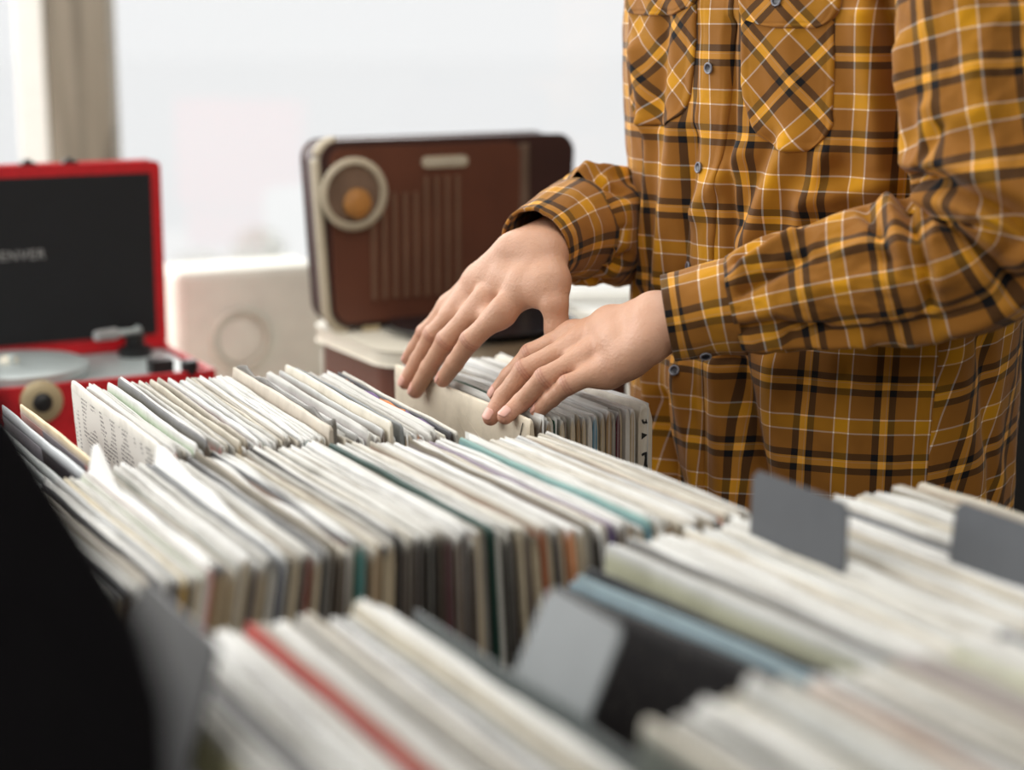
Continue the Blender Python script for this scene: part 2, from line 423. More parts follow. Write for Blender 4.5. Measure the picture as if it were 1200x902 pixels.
MB().lathe(kf, [(.0125, .0085), (.011, .014), (.006, .017)], axis='v', n=24).build('port_plug', M['black'], kk)
MB().lathe(CAM+ray(6, 415)*(1.0), [(.001, 0), (.001, .0001)], n=3) if False else None
# lettering on the lid
fc = bpy.data.curves.new('lettering', 'FONT'); fc.body = 'DENVER'; fc.size = .0185; fc.extrude = .0004; fc.space_character = 1.12
fc.materials.append(M['grey_text'])
fo = bpy.data.objects.new('lettering', fc); COL.objects.link(fo)
pl = CAM+ray(-14, 307)*((v1-.0092)/(ray(-14, 307)[:2]@EV))
ang = math.atan2(RV[1], RV[0])
bpy.context.view_layer.update()
fm = bpy.data.meshes.new_from_object(fo.evaluated_get(bpy.context.evaluated_depsgraph_get())); bpy.data.objects.remove(fo)
fo = bpy.data.objects.new('lettering', fm); COL.objects.link(fo)
fo.rotation_euler = (math.pi/2, 0, ang); fo.parent = t; fo.location = Vector(pl)-t.location

# brown vintage record player
q = atd(385, 385, 2.33); uq, vq = q[:2]@RV, q[:2]@EV; zq = q[2]; wq = .372; hq = .243
t = empty('vintage_record_player', W(uq+wq/2, vq-.08, CZ), 'brown vintage record player with cream rim, lid raised, behind the hands', 'record player')
bz = zq-.005
MB().prismz([(u, v) for u, v in rrect(uq+.018, uq+wq+.01, vq-.165, vq+.10, .045)], CZ+.001, bz-.022).build('case', M['radio'], t)
d_ = MB().prismz([(u, v) for u, v in rrect(uq+.010, uq+wq+.018, vq-.175, vq+.105, .05)], bz-.022, bz-.002).build('deck', M['cream'], t, bevel=.003)
for k_ in range(7):
    uu = uq+.065+k_*.042
    MB().box(uu, uu+.02, vq-.1685, vq-.1648, CZ+.015, bz-.04).build('front_slat', M['radio_dark'], t)
pl = MB().lathe(W(uq+.19, vq-.075, bz-.002), [(.09, 0), (.095, .006), (.095, .012)], n=64).build('platter', M['black'], t); smooth_by_angle(pl)
MB().lathe(W(uq+.19, vq-.075, bz+.0105), [(.125, 0), (.1255, .0012), (.125, .0024), (.05, .0026), (.05, .0030)], n=72).build('disc', M['vinyl'], pl)
tp = .014
lid = MB().prism(rrect(uq-.006, uq+wq, zq, zq+hq, .026, 8, tp), vq, vq+.07).build('lid', M['radio_dark'], t, bevel=.002)
MB().prism(rrect(uq+.004, uq+wq*.77, zq+.006, zq+hq-.007, .02, 8, tp*.4), vq-.006, vq-.0005).build('front_panel', M['radio'], lid)
rim = MB()
pp = rrect(uq-.011, uq+wq+.003, zq-.004, zq+hq+.001, .028, 8, tp)
rim.tube([W(u, vq+.008, z) for u, z in pp[9:27]], .0075, 10); rim.build('rim', M['cream_trim'], lid, smooth=True)
ux = uq+wq*.79
MB().box(ux-.009, ux+.004, vq-.007, vq, zq+.012, zq+hq-.01).build('trim_strip', M['dial'], lid, bevel=.001)
for k_ in range(9):
    uu = uq+.060+k_*.0155
    MB().box(uu, uu+.006, vq-.010, vq-.006, zq+.035, zq+.175+(.02 if k_ > 4 else 0)).build('grille_slat', M['radio_slat'], lid)
dc = CAM+ray(413, 227)*((vq-.006)/(ray(413, 227)[:2]@EV))
dl = MB().lathe(dc, [(.046, 0), (.048, .006), (.045, .009), (.039, .009), (.037, .004)], axis='v', n=56).build('dial_ring', M['cream_trim'], lid); smooth_by_angle(dl, 50)
MB().lathe(dc, [(.037, .0045), (.036, .0055), (.01, .006)], axis='v', n=48).build('dial_face', M['dial'], dl)
dc2 = dc+np.array([.004, 0, -.012])
MB().lathe(dc2, [(.020, .006), (.018, .010), (.008, .013)], axis='v', n=40).build('dial_cone', M['gold'], dl)
bc = CAM+ray(521, 189)*((vq-.006)/(ray(521, 189)[:2]@EV)); ub = bc[:2]@RV
bd = MB().prism(rrect(ub-.034, ub+.034, bc[2]-.0075, bc[2]+.0075, .007), vq-.009, vq-.006).build('nameplate', M['cream_trim'], lid)
MB().tube([W(ub-.028+.0023*i, vq-.0095, bc[2]+.0035*math.sin(i*1.9)) for i in range(25)], .0009, 6).build('script_line', M['beige_dark'], bd)
for uu in (uq+.06, uq+wq-.06):
    MB().box(uu-.012, uu+.012, vq-.006, vq+.02, zq-.007, zq+.0).build('hinge', M['brass'], t)

# pale box with a ring between the two players
a = CAM+ray(203, 430)*(1); 
bl = atd(205, 320, 2.60); ubx, vbx = bl[:2]@RV, bl[:2]@EV
t = empty('speaker_box', W(ubx+.1, vbx+.05, CZ), 'blurred pale beige box with a raised ring, standing between the two players', 'box')
MB().box(ubx, ubx+.235, vbx, vbx+.12, CZ+.001, bl[2]).build('case', M['beige'], t, bevel=.012)
rc = CAM+ray(281, 397)*(vbx/(ray(281, 397)[:2]@EV))
rg = [(.047, 0), (.048, .006), (.044, .009), (.040, .008), (.038, 0)]
r_ = MB().lathe(rc, rg, axis='v', n=48).build('ring', M['beige_dark'], t); smooth_by_angle(r_, 50)
MB().lathe(rc, [(.037, .0005), (.030, .003), (.01, .004)], axis='v', n=40).build('cone', M['beige'], t)

# ------------------------------------------------------------------ record table
ZT = .95; HS = .313
t = empty('record_table', W(.5, 1.1, 0), 'dark wooden record table under all the rows of sleeves', 'table')
MB().box(-.15, .985, .34, 1.84, .585, .632).build('table_top', M['wood_table'], t, bevel=.004)
MB().box(-.11, .945, .38, 1.80, .48, .584).build('apron', M['wood_table'], t)
for a, b in ((-.10, .39), (.88, .39), (-.10, 1.73), (.88, 1.73)):
    MB().box(a, a+.06, b, b+.06, 0, .48).build('leg', M['wood_table'], t, bevel=.003)
MB().box(-.13, .97, .36, .372, .633, .72).build('front_lip', M['wood_table'], t)
MB().box(.973, .983, .372, 1.83, .633, .70).build('side_lip', M['wood_table'], t)
# raised tray of the nearest stack
t = empty('record_tray', W(.6, .55, .633), 'dark wooden tray raising the nearest right stack', 'tray')
MB().box(.40, .93, .40, .722, .633, .669).build('tray_floor', M['wood_table'], t, bevel=.002)

rnd = random.Random(11)
def interp(pts):
    xs = [p[0] for p in pts]; ys = [p[1] for p in pts]
    return lambda x: float(np.interp(x, xs, ys))

def jacket_mesh(name, T, H, L, cover, edge, spine, seed, rag=0.0, bow=0.0, open_top=False):
    """sleeve: x along its length from the near spine, y across, z up"""
    r = random.Random(seed)
    xs = [0, .0012, .004, .010, .03, .06, .09, .12, .155, .19, .22, .25, .28, L-.010, L-.004, L-.0012, L]
    rc = r.uniform(.0025, .006)
    ph1, ph2, ph3 = r.uniform(0, 6), r.uniform(0, 6), r.uniform(0, 6)
    pinch = r.uniform(.62, .88)
    V = []; C = []
    for x in xs:
        d = min(x, L-x)
        top = H-(rc-math.sqrt(max(0, rc*rc-(rc-d)**2)) if d < rc else 0)
        top += .0007*math.sin(x*26+ph1)+.0004*math.sin(x*71+ph2)+rag*(math.sin(x*140+ph3)+math.sin(x*311+ph1))*.5
        tt = T/2*(pinch+(1-pinch)*min(1, d/.03)) if x > .0012 else T/2*.9
        yb = bow*math.sin(math.pi*x/L)
        prof = [(-T/2*.9, 0), (-tt, .03), (-tt, top-.012), (-tt*pinch*.95, top-.0022), (-tt*pinch*.6, top-.0004), (0, top),
                (tt*pinch*.6, top-.0004), (tt*pinch*.95, top-.0022), (tt, top-.012), (tt, .03), (T/2*.9, 0)]
        for j, (y, z) in enumerate(prof):
            V.append((x, y+yb*(z/H), z))
            c = cover if j in (0, 1, 2, 8, 9, 10) else edge
            if x <= .0012 and j in (0, 1, 2, 8, 9, 10): c = spine
            elif x <= .0045 and j in (0, 1, 2, 8, 9, 10): c = tuple(.4*a+.6*b for a, b in zip(edge, spine))
            if x == 0: c = spine if j not in (4, 5, 6) else tuple(.5*a+.5*b for a, b in zip(edge, spine))
            C.append(tuple(c)+(1,))
    n = 11; F = []
    for i in range(len(xs)-1):
        for j in range(n):
            F.append((i*n+j, i*n+(j+1) % n, (i+1)*n+(j+1) % n, (i+1)*n+j))
    F.append(tuple(range(n-1, -1, -1))); F.append(tuple((len(xs)-1)*n+j for j in range(n)))
    me = bpy.data.meshes.new(name); me.from_pydata(V, [], F)
    a = me.color_attributes.new('Col', 'FLOAT_COLOR', 'POINT'); a.data.foreach_set('color', np.array(C).ravel())
    me.materials.append(M['card'])
    bm = bmesh.new(); bm.from_mesh(me); bmesh.ops.recalc_face_normals(bm, faces=bm.faces[:]); bm.to_mesh(me); bm.free()
    me.polygons.foreach_set('use_smooth', [len(p.vertices) == 4 for p in me.polygons])
    return me
def frame(u, v, ztop, H, lean, yaw):
    """matrix of a sleeve whose near top corner is at (u, v, ztop); lean > 0 tips its top to the right, yaw turns its far end left"""
    ey = np.array([EV[0], EV[1], 0.]); ry = np.array([RV[0], RV[1], 0.]); z = np.array([0, 0, 1.])
    e2 = ey*math.cos(yaw)-ry*math.sin(yaw); r2 = ry*math.cos(yaw)+ey*math.sin(yaw)
    up = z*math.cos(lean)+r2*math.sin(lean); th = -(r2*math.cos(lean)-z*math.sin(lean))
    P = np.array(W(u, v, ztop))-up*H
    m = Matrix.Identity(4)
    for i in range(3): m[i][0] = e2[i]; m[i][1] = th[i]; m[i][2] = up[i]; m[i][3] = P[i]
    return m
def sheet(name, parent, x0, x1, z0, ztopf, y, mat, th=.0004, n=24, wav=0, seed=0):
    """thin sheet with an uneven top, child of a sleeve, in the sleeve's own frame"""
    V = []; F = []; r = random.Random(seed); p = r.uniform(0, 6)
    for i in range(n+1):
        x = x0+(x1-x0)*i/n; zt_ = ztopf(x)
        for (yy, zz) in ((y-th/2, z0), (y-th/2+wav*.5*math.sin(x*60+p), (z0+zt_)/2), (y-th/2+wav*math.sin(x*60+p), zt_), (y+th/2+wav*math.sin(x*60+p), zt_), (y+th/2+wav*.5*math.sin(x*60+p), (z0+zt_)/2), (y+th/2, z0)):
            V.append((x, yy, zz))
    for i in range(n):
        for j in range(6): F.append((i*6+j, i*6+(j+1) % 6, (i+1)*6+(j+1) % 6, (i+1)*6+j))
    F += [tuple(range(6)), tuple(n*6+j for j in range(6))]
    me = bpy.data.meshes.new(name); me.from_pydata(V, [], F); me.materials.append(mat)
    bm = bmesh.new(); bm.from_mesh(me); bmesh.ops.recalc_face_normals(bm, faces=bm.faces[:]); bm.to_mesh(me); bm.free()
    me.polygons.foreach_set('use_smooth', [len(p.vertices) == 4 for p in me.polygons])
    o = bpy.data.objects.new(name, me); COL.objects.link(o); o.parent = parent
    return o

EDGES = ['d3d2ce', 'cac9c4', 'dcdcda', 'c2c1bc', 'b7b5ae', 'cdc9bf', 'c0c1c0', 'd8d8d6', 'a9a7a1', 'c6bfb0', 'd0d0cd', 'b0a99c']
DIM_EDGES = ['8f8b84', '6f6f70', '4a4b4e', 'a39d92', '7d7566']
NEUTRAL = [('cream', 'c4b498'), ('white', 'd2cec4'), ('grey', '8b867e'), ('tan', 'a08562'), ('grey-brown', '6a5a4c'), ('charcoal', '28221f'), ('beige', 'b8a586'), ('dark-brown', '3a2a20'), ('pale-grey', 'a8a49b')]
WEIGHT = [6, 4, 3, 5, 7, 6, 5, 7, 2]
HUES = {'beige-faced': 'b9aea0', 'torn-grey': '77726a', 'ivory-faced': 'd8cfbc', 'slate': '7a7d7c', 'purple-edged': 'd8d0c0', 'orange': 'd27d2e', 'teal': '2f7f7c', 'dark-green': '1c3d33', 'black': '131214', 'brick-red': '8c3b2a', 'sky-blue': '6f95a8', 'purple': '62507e',
        'mustard': 'b98f35', 'pink': 'd08f8b', 'navy': '25304f', 'rust': 'a75c34', 'olive': '6e6a3c', 'red': 'b3322a', 'maroon': '5c2a33', 'blue': '3c5f8c'}
ORD = ['', 'first', 'second', 'third', 'fourth', 'fifth', 'sixth', 'seventh', 'eighth', 'ninth', 'tenth', 'eleventh', 'twelfth', 'thirteenth', 'fourteenth', 'fifteenth', 'sixteenth', 'seventeenth', 'eighteenth', 'nineteenth', 'twentieth']

def row(phrase, group, u0, u1, tr, vf, zf, leanf, lms, yawf=lambda u: 0, gap=(.0001, .0009), vj=.004, zj=.0022, seed=1, special={}, plastics=.1, inners=.14, dimp=.17, H=HS, weight=WEIGHT, edges=EDGES):
    r = random.Random(seed); u = u0; L = []; todo = sorted(lms)
    while u < u1:
        T = r.uniform(*tr)
        lean = leanf(u); uc = u+T/2
        lm = None
        if todo and uc >= todo[0][0]: lm = todo.pop(0)
        if lm and len(lm) > 2 and 'T' in lm[2]: T = lm[2]['T']
        L.append([uc, T, lean, lm]); u += T/math.cos(lean)+r.uniform(*gap)
    lmi = [i for i, q in enumerate(L) if q[3]]
    out = []
    for i, (uc, T, lean, lm) in enumerate(L):
        spec = {}
        if lm:
            hue = lm[1]; sc = lin(HUES[hue]); desc = hue+'-spined'
            spec = lm[2] if len(lm) > 2 else {}
            ec = lin(spec['edge']) if 'edge' in spec else lin(r.choice(edges))
            cover = lin(spec['cov']) if 'cov' in spec else sc
        else:
            nm, hx = r.choices(NEUTRAL, weight)[0]
            sc = lin(hx); cover = tuple(min(1, x*r.uniform(.8, 1.15)) for x in sc)
            dim = r.random() < dimp
            ec = lin(r.choice(DIM_EDGES if dim else edges)); desc = ('dark-topped ' if dim else '')+nm
        dz = r.gauss(0, zj)+spec.get('dz', 0); dz = max(-.006, min(dz, .03)); dv = r.uniform(-vj, vj)+spec.get('dv', 0)
        rag = r.choice([0, 0, 0, .0005]); rag = spec.get('rag', rag)
        me = jacket_mesh('record_sleeve', T, H, H, cover, ec, sc, r.randint(0, 10**6), rag)
        o = bpy.data.objects.new('record_sleeve', me); COL.objects.link(o)
        o.matrix_world = frame(uc, vf(uc)+dv, zf(uc)+dz, H, lean, yawf(uc)+r.uniform(-.0015, .0015))
        if lm: label = f'{desc} record sleeve, the only one of that colour in the {phrase}'
        else:
            left = [j for j in lmi if j < i]
            if left: j = left[-1]; label = f'{desc} record sleeve in the {phrase}, {ORD[min(20,i-j)]} right of the {L[j][3][1]}-spined one'
            elif lmi: j = lmi[0]; label = f'{desc} record sleeve in the {phrase}, {ORD[min(20,j-i)]} left of the {L[j][3][1]}-spined one'
            else: label = f'{desc} record sleeve in the {phrase}, {ORD[min(20,i+1)]} from its left end'
        label = spec.get('label', label)
        if 'print' in spec:
            for x0, x1, mt in ((.03, .10, 'purple'), (.10, .17, 'orange'), (.17, .215, 'purple'), (.25, .27, 'orange')):
                sheet('cover_print', o, x0, x1, H-.03, lambda x: H+.0022+.0009*math.sin(x*140), -T*.30, M[mt], .0006, 10, 0, 1)
        if 'peak' in spec:
            xp, hp, wp = spec['peak']
            s_ = sheet('plastic_sleeve', o, .002, H-.002, H-.06, lambda x: H+.003+hp*max(0, 1-abs(x-xp)/wp)+.001*math.sin(x*50), T*.1, M['clear'], .0003, 40, .0006, 3)
            s_['label'] = 'clear plastic outer sleeve pushed up into a peak'
        tag(o, label, 'record', group)
        if r.random() < inners or spec.get('inner'):
            h = r.uniform(.0008, .0035)
            s_ = sheet('inner_sleeve', o, .004, H-.01, H-.06, lambda x: H+h+.0008*math.sin(x*30), r.uniform(-.2, .2)*T, M['paper'], .0007, 14, 0, i)
        if r.random() < plastics or spec.get('plastic'):
            h = r.uniform(.002, .006); p = r.uniform(0, 6)
            s_ = sheet('plastic_sleeve', o, -.003, H-.002, H-.05, lambda x: H+h*(.55+.45*math.sin(x*38+p)), T*.1, M['clear'], .0003, 30, .0004, i)
            s_['label'] = 'clear plastic outer sleeve'
        out.append(o)
    return out

# back row, left and main blocks
BNEAR = interp([(.29, 1.120), (.345, 1.140), (.45, 1.146), (.54, 1.150), (.60, 1.138), (.67, 1.113), (.747, 1.087), (.80, 1.093)])
def ANEAR(u): return max(interp([(.30, 1.40), (.386, 1.445), (.434, 1.456), (.5, 1.468), (.577, 1.466), (.645, 1.452), (.72, 1.432)])(u), BNEAR(u)+HS+.004+(0 if u > .42 else 0))
flat = lambda z: (lambda u: z)
GREYISH = [5, 8, 5, 2, 4, 2, 4, 2, 6]
row('back row', 'sleeves in the main back row', .447, .712, (.0034, .0047), ANEAR, interp([(.44, .958), (.58, .954), (.72, .951)]), interp([(.44, .02), (.72, -.02)]),
    [(.452, 'rust'), (.492, 'pink'), (.53, 'brick-red'), (.574, 'teal'), (.596, 'beige-faced', {'edge': 'cfc6b8', 'dz': .013, 'T': .0052, 'cov': 'b9aea0', 'label': 'plain beige sleeve standing proud in the back row, left of the torn grey one'}), (.604, 'torn-grey', {'edge': '6a6762', 'dz': .012, 'rag': .0042, 'T': .0048, 'cov': '77726a', 'label': 'grey sleeve with a torn ragged top edge, standing proud in the back row'}), (.625, 'sky-blue'), (.652, 'ivory-faced', {'edge': 'e4dfd2', 'dz': .011, 'cov': 'd8cfbc', 'label': 'ivory sleeve standing proud in the back row, right of the torn grey one'}), (.659, 'slate', {'edge': '85898a', 'dz': .009, 'cov': '7a7d7c'}), (.676, 'orange'), (.6985, 'purple-edged', {'cov': 'd8d0c0', 'edge': 'e0dccf', 'dz': .001, 'print': 1, 'label': 'sleeve with purple and orange print along its top, right end of the back row'})],
    yawf=interp([(.44, -.02), (.55, -.06), (.72, -.06)]), seed=5, weight=GREYISH, vj=.006, zj=.0024)
# middle row
row('middle row', 'sleeves in the middle row', .296, .798, (.0039, .0054), BNEAR, interp([(.30, .946), (.4, .952), (.6, .951), (.8, .951)]),
    interp([(.30, .20), (.42, .17), (.50, .05), (.56, -.02), (.64, -.10), (.72, -.10), (.80, -.14)]),
    [(.335, 'olive'), (.378, 'pink', {'edge': 'e0dedb', 'peak': (.296, .021, .07)}), (.355, 'mustard', {'edge': 'd6caae'}), (.428, 'navy', {'edge': '8d9091', 'peak': (.29, .016, .25)}), (.447, 'brick-red'), (.488, 'teal'), (.520, 'black', {'edge': '4c4a48'}), (.56, 'maroon'), (.592, 'dark-green', {'edge': '3f5550'}), (.628, 'rust'), (.648, 'orange'), (.675, 'purple', {'edge': '8d8290'}), (.706, 'sky-blue', {'edge': '86aaa6'}), (.735, 'blue'), (.765, 'red', {'edge': 'a9683c'})],
    yawf=interp([(.30, .02), (.45, -.01), (.8, .02)]), seed=8, vj=.005, zj=.002, plastics=.08)
# stack between the hands
row('stack beneath the hands', 'sleeves in the stack under the hands', .8085, .9135, (.0042, .0056), flat(1.452), flat(.950), interp([(.80, .0), (.93, -.01)]),
    [(.826, 'dark-green', {'edge': '2d5a44'}), (.868, 'sky-blue'), (.893, 'maroon')], seed=12, vj=.004, zj=.0016, plastics=.25, dimp=.03,
    weight=[8, 6, 3, 5, 4, 0, 7, 1, 3])
# front left stack
row('front left stack', 'sleeves in the front left stack', .292, .466, (.0056, .0078), interp([(.24, .722), (.48, .734)]), flat(.945), interp([(.24, .14), (.48, .10)]),
    [(.310, 'black', {'edge': '55565a'}), (.365, 'red', {'edge': 'a33a2c', 'dz': .004}), (.425, 'navy', {'edge': '4b4d50'})],
    seed=21, vj=.006, zj=.003, plastics=.3, weight=GREYISH)
# right stack
ENEAR = interp([(.60, .737), (.66, .748), (.70, .762), (.80, .768), (.95, .785)])
row('right stack', 'sleeves in the right stack', .6625, .965, (.0062, .0088), ENEAR, flat(.951), interp([(.66, -.02), (.95, -.05)]),
    [(.675, 'black', {'edge': '7c7b78'}), (.735, 'mustard', {'edge': 'dcd9ce'}), (.80, 'brick-red'), (.86, 'navy', {'edge': '6a6c70'}), (.91, 'rust')],
    yawf=interp([(.66, .07), (.71, .0), (.95, 0)]), seed=33, vj=.006, zj=.003, plastics=.35, weight=GREYISH)
# nearest right stack
row('nearest right stack', 'sleeves in the nearest right stack', .4755, .72, (.0066, .0092), interp([(.46, .405), (.72, .42)]), flat(.979), interp([(.46, .03), (.72, .0)]),
    [(.50, 'olive', {'edge': 'd5d2c8'}), (.527, 'sky-blue', {'edge': 'd2d2ce', 'dz': .012, 'cov': 'b4bbbd'}), (.565, 'brick-red', {'edge': 'bda99c', 'cov': 'c2aca0'}), (.63, 'maroon', {'edge': '9c9494'})],
    seed=44, vj=.006, zj=.004, plastics=.35, weight=GREYISH)

# sleeves with a look of their own -------------------------------------------------
def single(T, u, v, ztop, lean, yaw, cover, edge, spine, label, group=None, rag=0, mats=None, H=HS, seed=0):
    me = jacket_mesh('record_sleeve', T, H, H, lin(cover), lin(edge), lin(spine), seed, rag)
    o = bpy.data.objects.new('record_sleeve', me); COL.objects.link(o)
    o.matrix_world = frame(u, v, ztop, H, lean, yaw); tag(o, label, 'record', group)
    return o
def panel(o, name, T, x0, x1, z0, z1, mat, side=1, th=.0003, off=.0002):
    """printed area lying on a sleeve's left face (side 1) or right face (side -1)"""
    y0 = side*(T/2+off); y1 = side*(T/2+off+th)
    V = [(x, y, z) for y in (y0, y1) for (x, z) in ((x0, z0), (x1, z0), (x1, z1), (x0, z1))]
    me = bpy.data.meshes.new(name)
    me.from_pydata(V, [], [(0, 1, 2, 3), (4, 7, 6, 5), (0, 4, 5, 1), (1, 5, 6, 2), (2, 6, 7, 3), (3, 7, 4, 0)]); me.materials.append(mat)
    bm = bmesh.new(); bm.from_mesh(me); bmesh.ops.recalc_face_normals(bm, faces=bm.faces[:]); bm.to_mesh(me); bm.free()
    c = bpy.data.objects.new(name, me); COL.objects.link(c); c.parent = o; return c
GA = 'sleeves in the main back row'
o = single(.005, .441, 1.462, .966, -.06, -.02, 'd0cec7', 'e6e3da', 'b98a5a', 'white sleeve printed like a newspaper, first of the main back row', GA, seed=2)
panel(o, 'cover_print', .005, .006, .305, .05, .303, M['news'])
GL = 'loose sleeves at the left end of the back row'
o = single(.0045, .392, 1.452, .950, -.13, -.0, 'b9aeb2', 'dcc9a4', 'c9a36b', 'pink and grey sleeve standing alone left of the newspaper-printed sleeve', GL, seed=3)
M['pinkc'] = plain('pink_print', 'd39a94', .5); M['greyc'] = plain('grey_lilac_print', 'a9a3ab', .5); M['blkc'] = plain('dark_photo_print', '2b2228', .4, var=.5, scale=14); M['bluec'] = plain('navy_print', '3d4f6e', .45)
panel(o, 'cover_print', .0045, .004, .07, .05, .304, M['pinkc']); panel(o, 'cover_print', .0045, .07, .22, .05, .304, M['greyc']); panel(o, 'cover_print', .0045, .22, .309, .05, .304, M['pinkc'])
o = single(.0045, .374, 1.452, .950, -.13, .0, '2f2a30', 'd5d9dc', '46516a', 'dark navy sleeve with a pale top edge, just left of the pink one', GL, seed=4)
panel(o, 'cover_print', .0045, .004, .15, .05, .303, M['blkc']); panel(o, 'cover_print', .0045, .15, .309, .27, .303, M['greyc'])
for i, (uu, cc) in enumerate(((.354, '8d8f90'), (.347, 'b9bcbb'), (.339, '7b8488'), (.331, 'a9adad'), (.323, '55585c'))):
    single(.005, uu, 1.450-.001*i, .947-.002*i, -.14, 0, cc, 'c9cdcc', cc, 'grey plastic-edged sleeve in the back row, %s left of the navy sleeve' % ORD[i+1], GL, seed=50+i)
# tall torn sleeve and its neighbours in the back row
GT = 'worn sleeves standing proud of the back row'
# first cover under the fingers
UC = .800
o = single(.0056, UC, 1.452, .951, -.02, -.006, 'd8cdb9', 'e3d8c4', 'cdbfa6', 'plain cream sleeve with faint sketch lines, fingers curled over its top', 'sleeves in the stack under the hands', seed=7)
for i, pts in enumerate((((.14, .29), (.10, .272), (.075, .262), (.04, .25)), ((.155, .285), (.14, .27), (.1, .262), (.06, .245), (.03, .235)), ((.012, .308), (.03, .27), (.036, .25)))):
    V = MB(); V.tube([(x, .0056/2+.0004, z) for x, z in pts], .0004 if i < 2 else .0005, 5)
    me = bpy.data.meshes.new('sketch_line'); me.from_pydata(V.v, [], V.f); me.materials.append(M['ink_faint'] if i < 2 else M['ink'])
    c = bpy.data.objects.new('sketch_line', me); COL.objects.link(c); c.parent = o
# box set with black marks on its spine, last of the stack
o = single(.0175, .9255, 1.449, .953, -.005, 0, 'd0c6b4', 'dcd8cc', 'd0c6b4', 'thick pale boxed record set with black shapes on its spine, nearest the shirt', 'sleeves in the stack under the hands', seed=9)
def mark(parent, polys, x=-.0004, name='printed_mark', mat=None):
    V = []; F = []
    for P in polys:
        n = len(V); m = len(P)
        V += [(x, y, z) for y, z in P]+[(x+.0003, y, z) for y, z in P]
        F += [tuple(n+i for i in range(m)), tuple(n+2*m-1-i for i in range(m))]+[(n+i, n+(i+1) % m, n+m+(i+1) % m, n+m+i) for i in range(m)]
    me = bpy.data.meshes.new(name); me.from_pydata(V, [], F); me.materials.append(mat or M['ink'])
    c = bpy.data.objects.new(name, me); COL.objects.link(c); c.parent = parent; return c
Hh = HS
def stroke(pts, w=.0004):
    out = []
    for (a, b), (c, d) in zip(pts, pts[1:]):
        l = math.hypot(c-a, d-b) or 1; nx, nz_ = -(d-b)/l*w, (c-a)/l*w
        out.append([(a+nx, b+nz_), (c+nx, d+nz_), (c-nx, d-nz_), (a-nx, b-nz_)])
    return out
mark(o, stroke([(.0045, Hh-.014), (.0030, Hh-.018), (.0030, Hh-.014), (.0015, Hh-.019), (.0010, Hh-.016), (-.0002, Hh-.0185), (-.0005, Hh-.014), (-.0012, Hh-.0185), (-.003, Hh-.016)]))
mark(o, [[(.0045, Hh-.027), (-.0025, Hh-.030), (.0045, Hh-.034)]])
mark(o, [[(-.0028, Hh-.047), (-.0028, Hh-.072), (.0045, Hh-.069), (.0045, Hh-.066), (.0015, Hh-.060), (.0005, Hh-.053), (.0008, Hh-.050), (.0035, Hh-.051), (.0045, Hh-.049), (.002, Hh-.0475)]])
sheet('plastic_sleeve', o, -.002, .31, HS-.06, lambda x: HS+.002+.0012*math.sin(x*40), -.002, M['clear'], .0003, 30, .0004, 5)

# the big black sleeve that opens the right stack, then its pale and black neighbours
GE = 'sleeves in the right stack'
o = single(.0075, .6385, .737, .934, .03, .125, '1a1718', '171516', '141213', 'large black sleeve facing the gap, opening the right stack behind the grey tab', GE, seed=13)
M['disc_print'] = plain('dark_round_print', '0c0b0c', .35, var=.2)
me_ = MB(); me_.add([(.16+.10*math.cos(a*math.pi/24), .0065/2+.0004+(0 if h else -.0003), .17+.10*math.sin(a*math.pi/24)) for h in (0, 1) for a in range(48)], [tuple(range(48)), tuple(range(95, 47, -1))]+[(i, (i+1) % 48, 48+(i+1) % 48, 48+i) for i in range(48)])
mm = bpy.data.meshes.new('cover_print'); mm.from_pydata(me_.v, [], me_.f); mm.materials.append(M['disc_print']); c = bpy.data.objects.new('cover_print', mm); COL.objects.link(c); c.parent = o
for i, (uu, yw, cv, ed, nm, dz) in enumerate(((.6463, .112, '7b8f97', '8397a0', 'blue-grey', .0), (.6512, .104, '8fa2a9', '8fa2a9', 'pale blue', .0), (.6562, .094, '2a2c2e', '2c2e31', 'charcoal', 0))):
    single(.0038, uu, .742+.002*i, .935+.003*i, .02, yw, cv, ed, cv, '%s sleeve close right of the large black sleeve, right stack' % nm, GE, seed=60+i)

# front left stack right end, first sleeve of the nearest stack
o = single(.007, .4670, .414, .976, .03, .0, '6d736c', 'd2cdbf', '8d8a80', 'grey-green sleeve face opening the nearest right stack', 'sleeves in the nearest right stack', seed=19)

# ------------------------------------------------------------------ dividers
def divider(u, vfar, ztop, lean, yaw, x0, x1, tab_h, label, mat, group='plastic dividers', H=.30, L=HS, th=.0022, bend=0.0):
    """board as wide as a sleeve with a tab rising above; x runs from the near edge"""
    P = [(0, 0), (L, 0), (L, H), (x1+.004, H), (x1, H+.004), (x1, H+tab_h-.006), (x1-.006, H+tab_h), (x0+.006, H+tab_h), (x0, H+tab_h-.006), (x0, H+.004), (x0-.004, H), (0, H)]
    n = len(P)
    V = [(x, sg*th/2-max(0, z-H)*bend, z) for sg in (-1, 1) for x, z in P]
    F = [tuple(range(n)), tuple(range(2*n-1, n-1, -1))]+[(i, (i+1) % n, n+(i+1) % n, n+i) for i in range(n)]
    me = bpy.data.meshes.new('record_divider'); me.from_pydata(V, [], F); me.materials.append(mat)
    bm = bmesh.new(); bm.from_mesh(me); bmesh.ops.recalc_face_normals(bm, faces=bm.faces[:]); bm.to_mesh(me); bm.free()
    o = bpy.data.objects.new('record_divider', me); COL.objects.link(o)
    o.matrix_world = frame(u, vfar-L, ztop, H, lean, yaw)
    return tag(o, label, 'divider', group)
divider(.763, 1.085, .946, .03, 0, .165, .275, .052, 'grey divider tab in front of the shirt, left one in the right stack', M['grey_plastic'])
divider(.838, 1.075, .936, .10, 0, .01, .155, .060, 'wide grey divider tab at the right edge of the right stack', M['grey_plastic'])
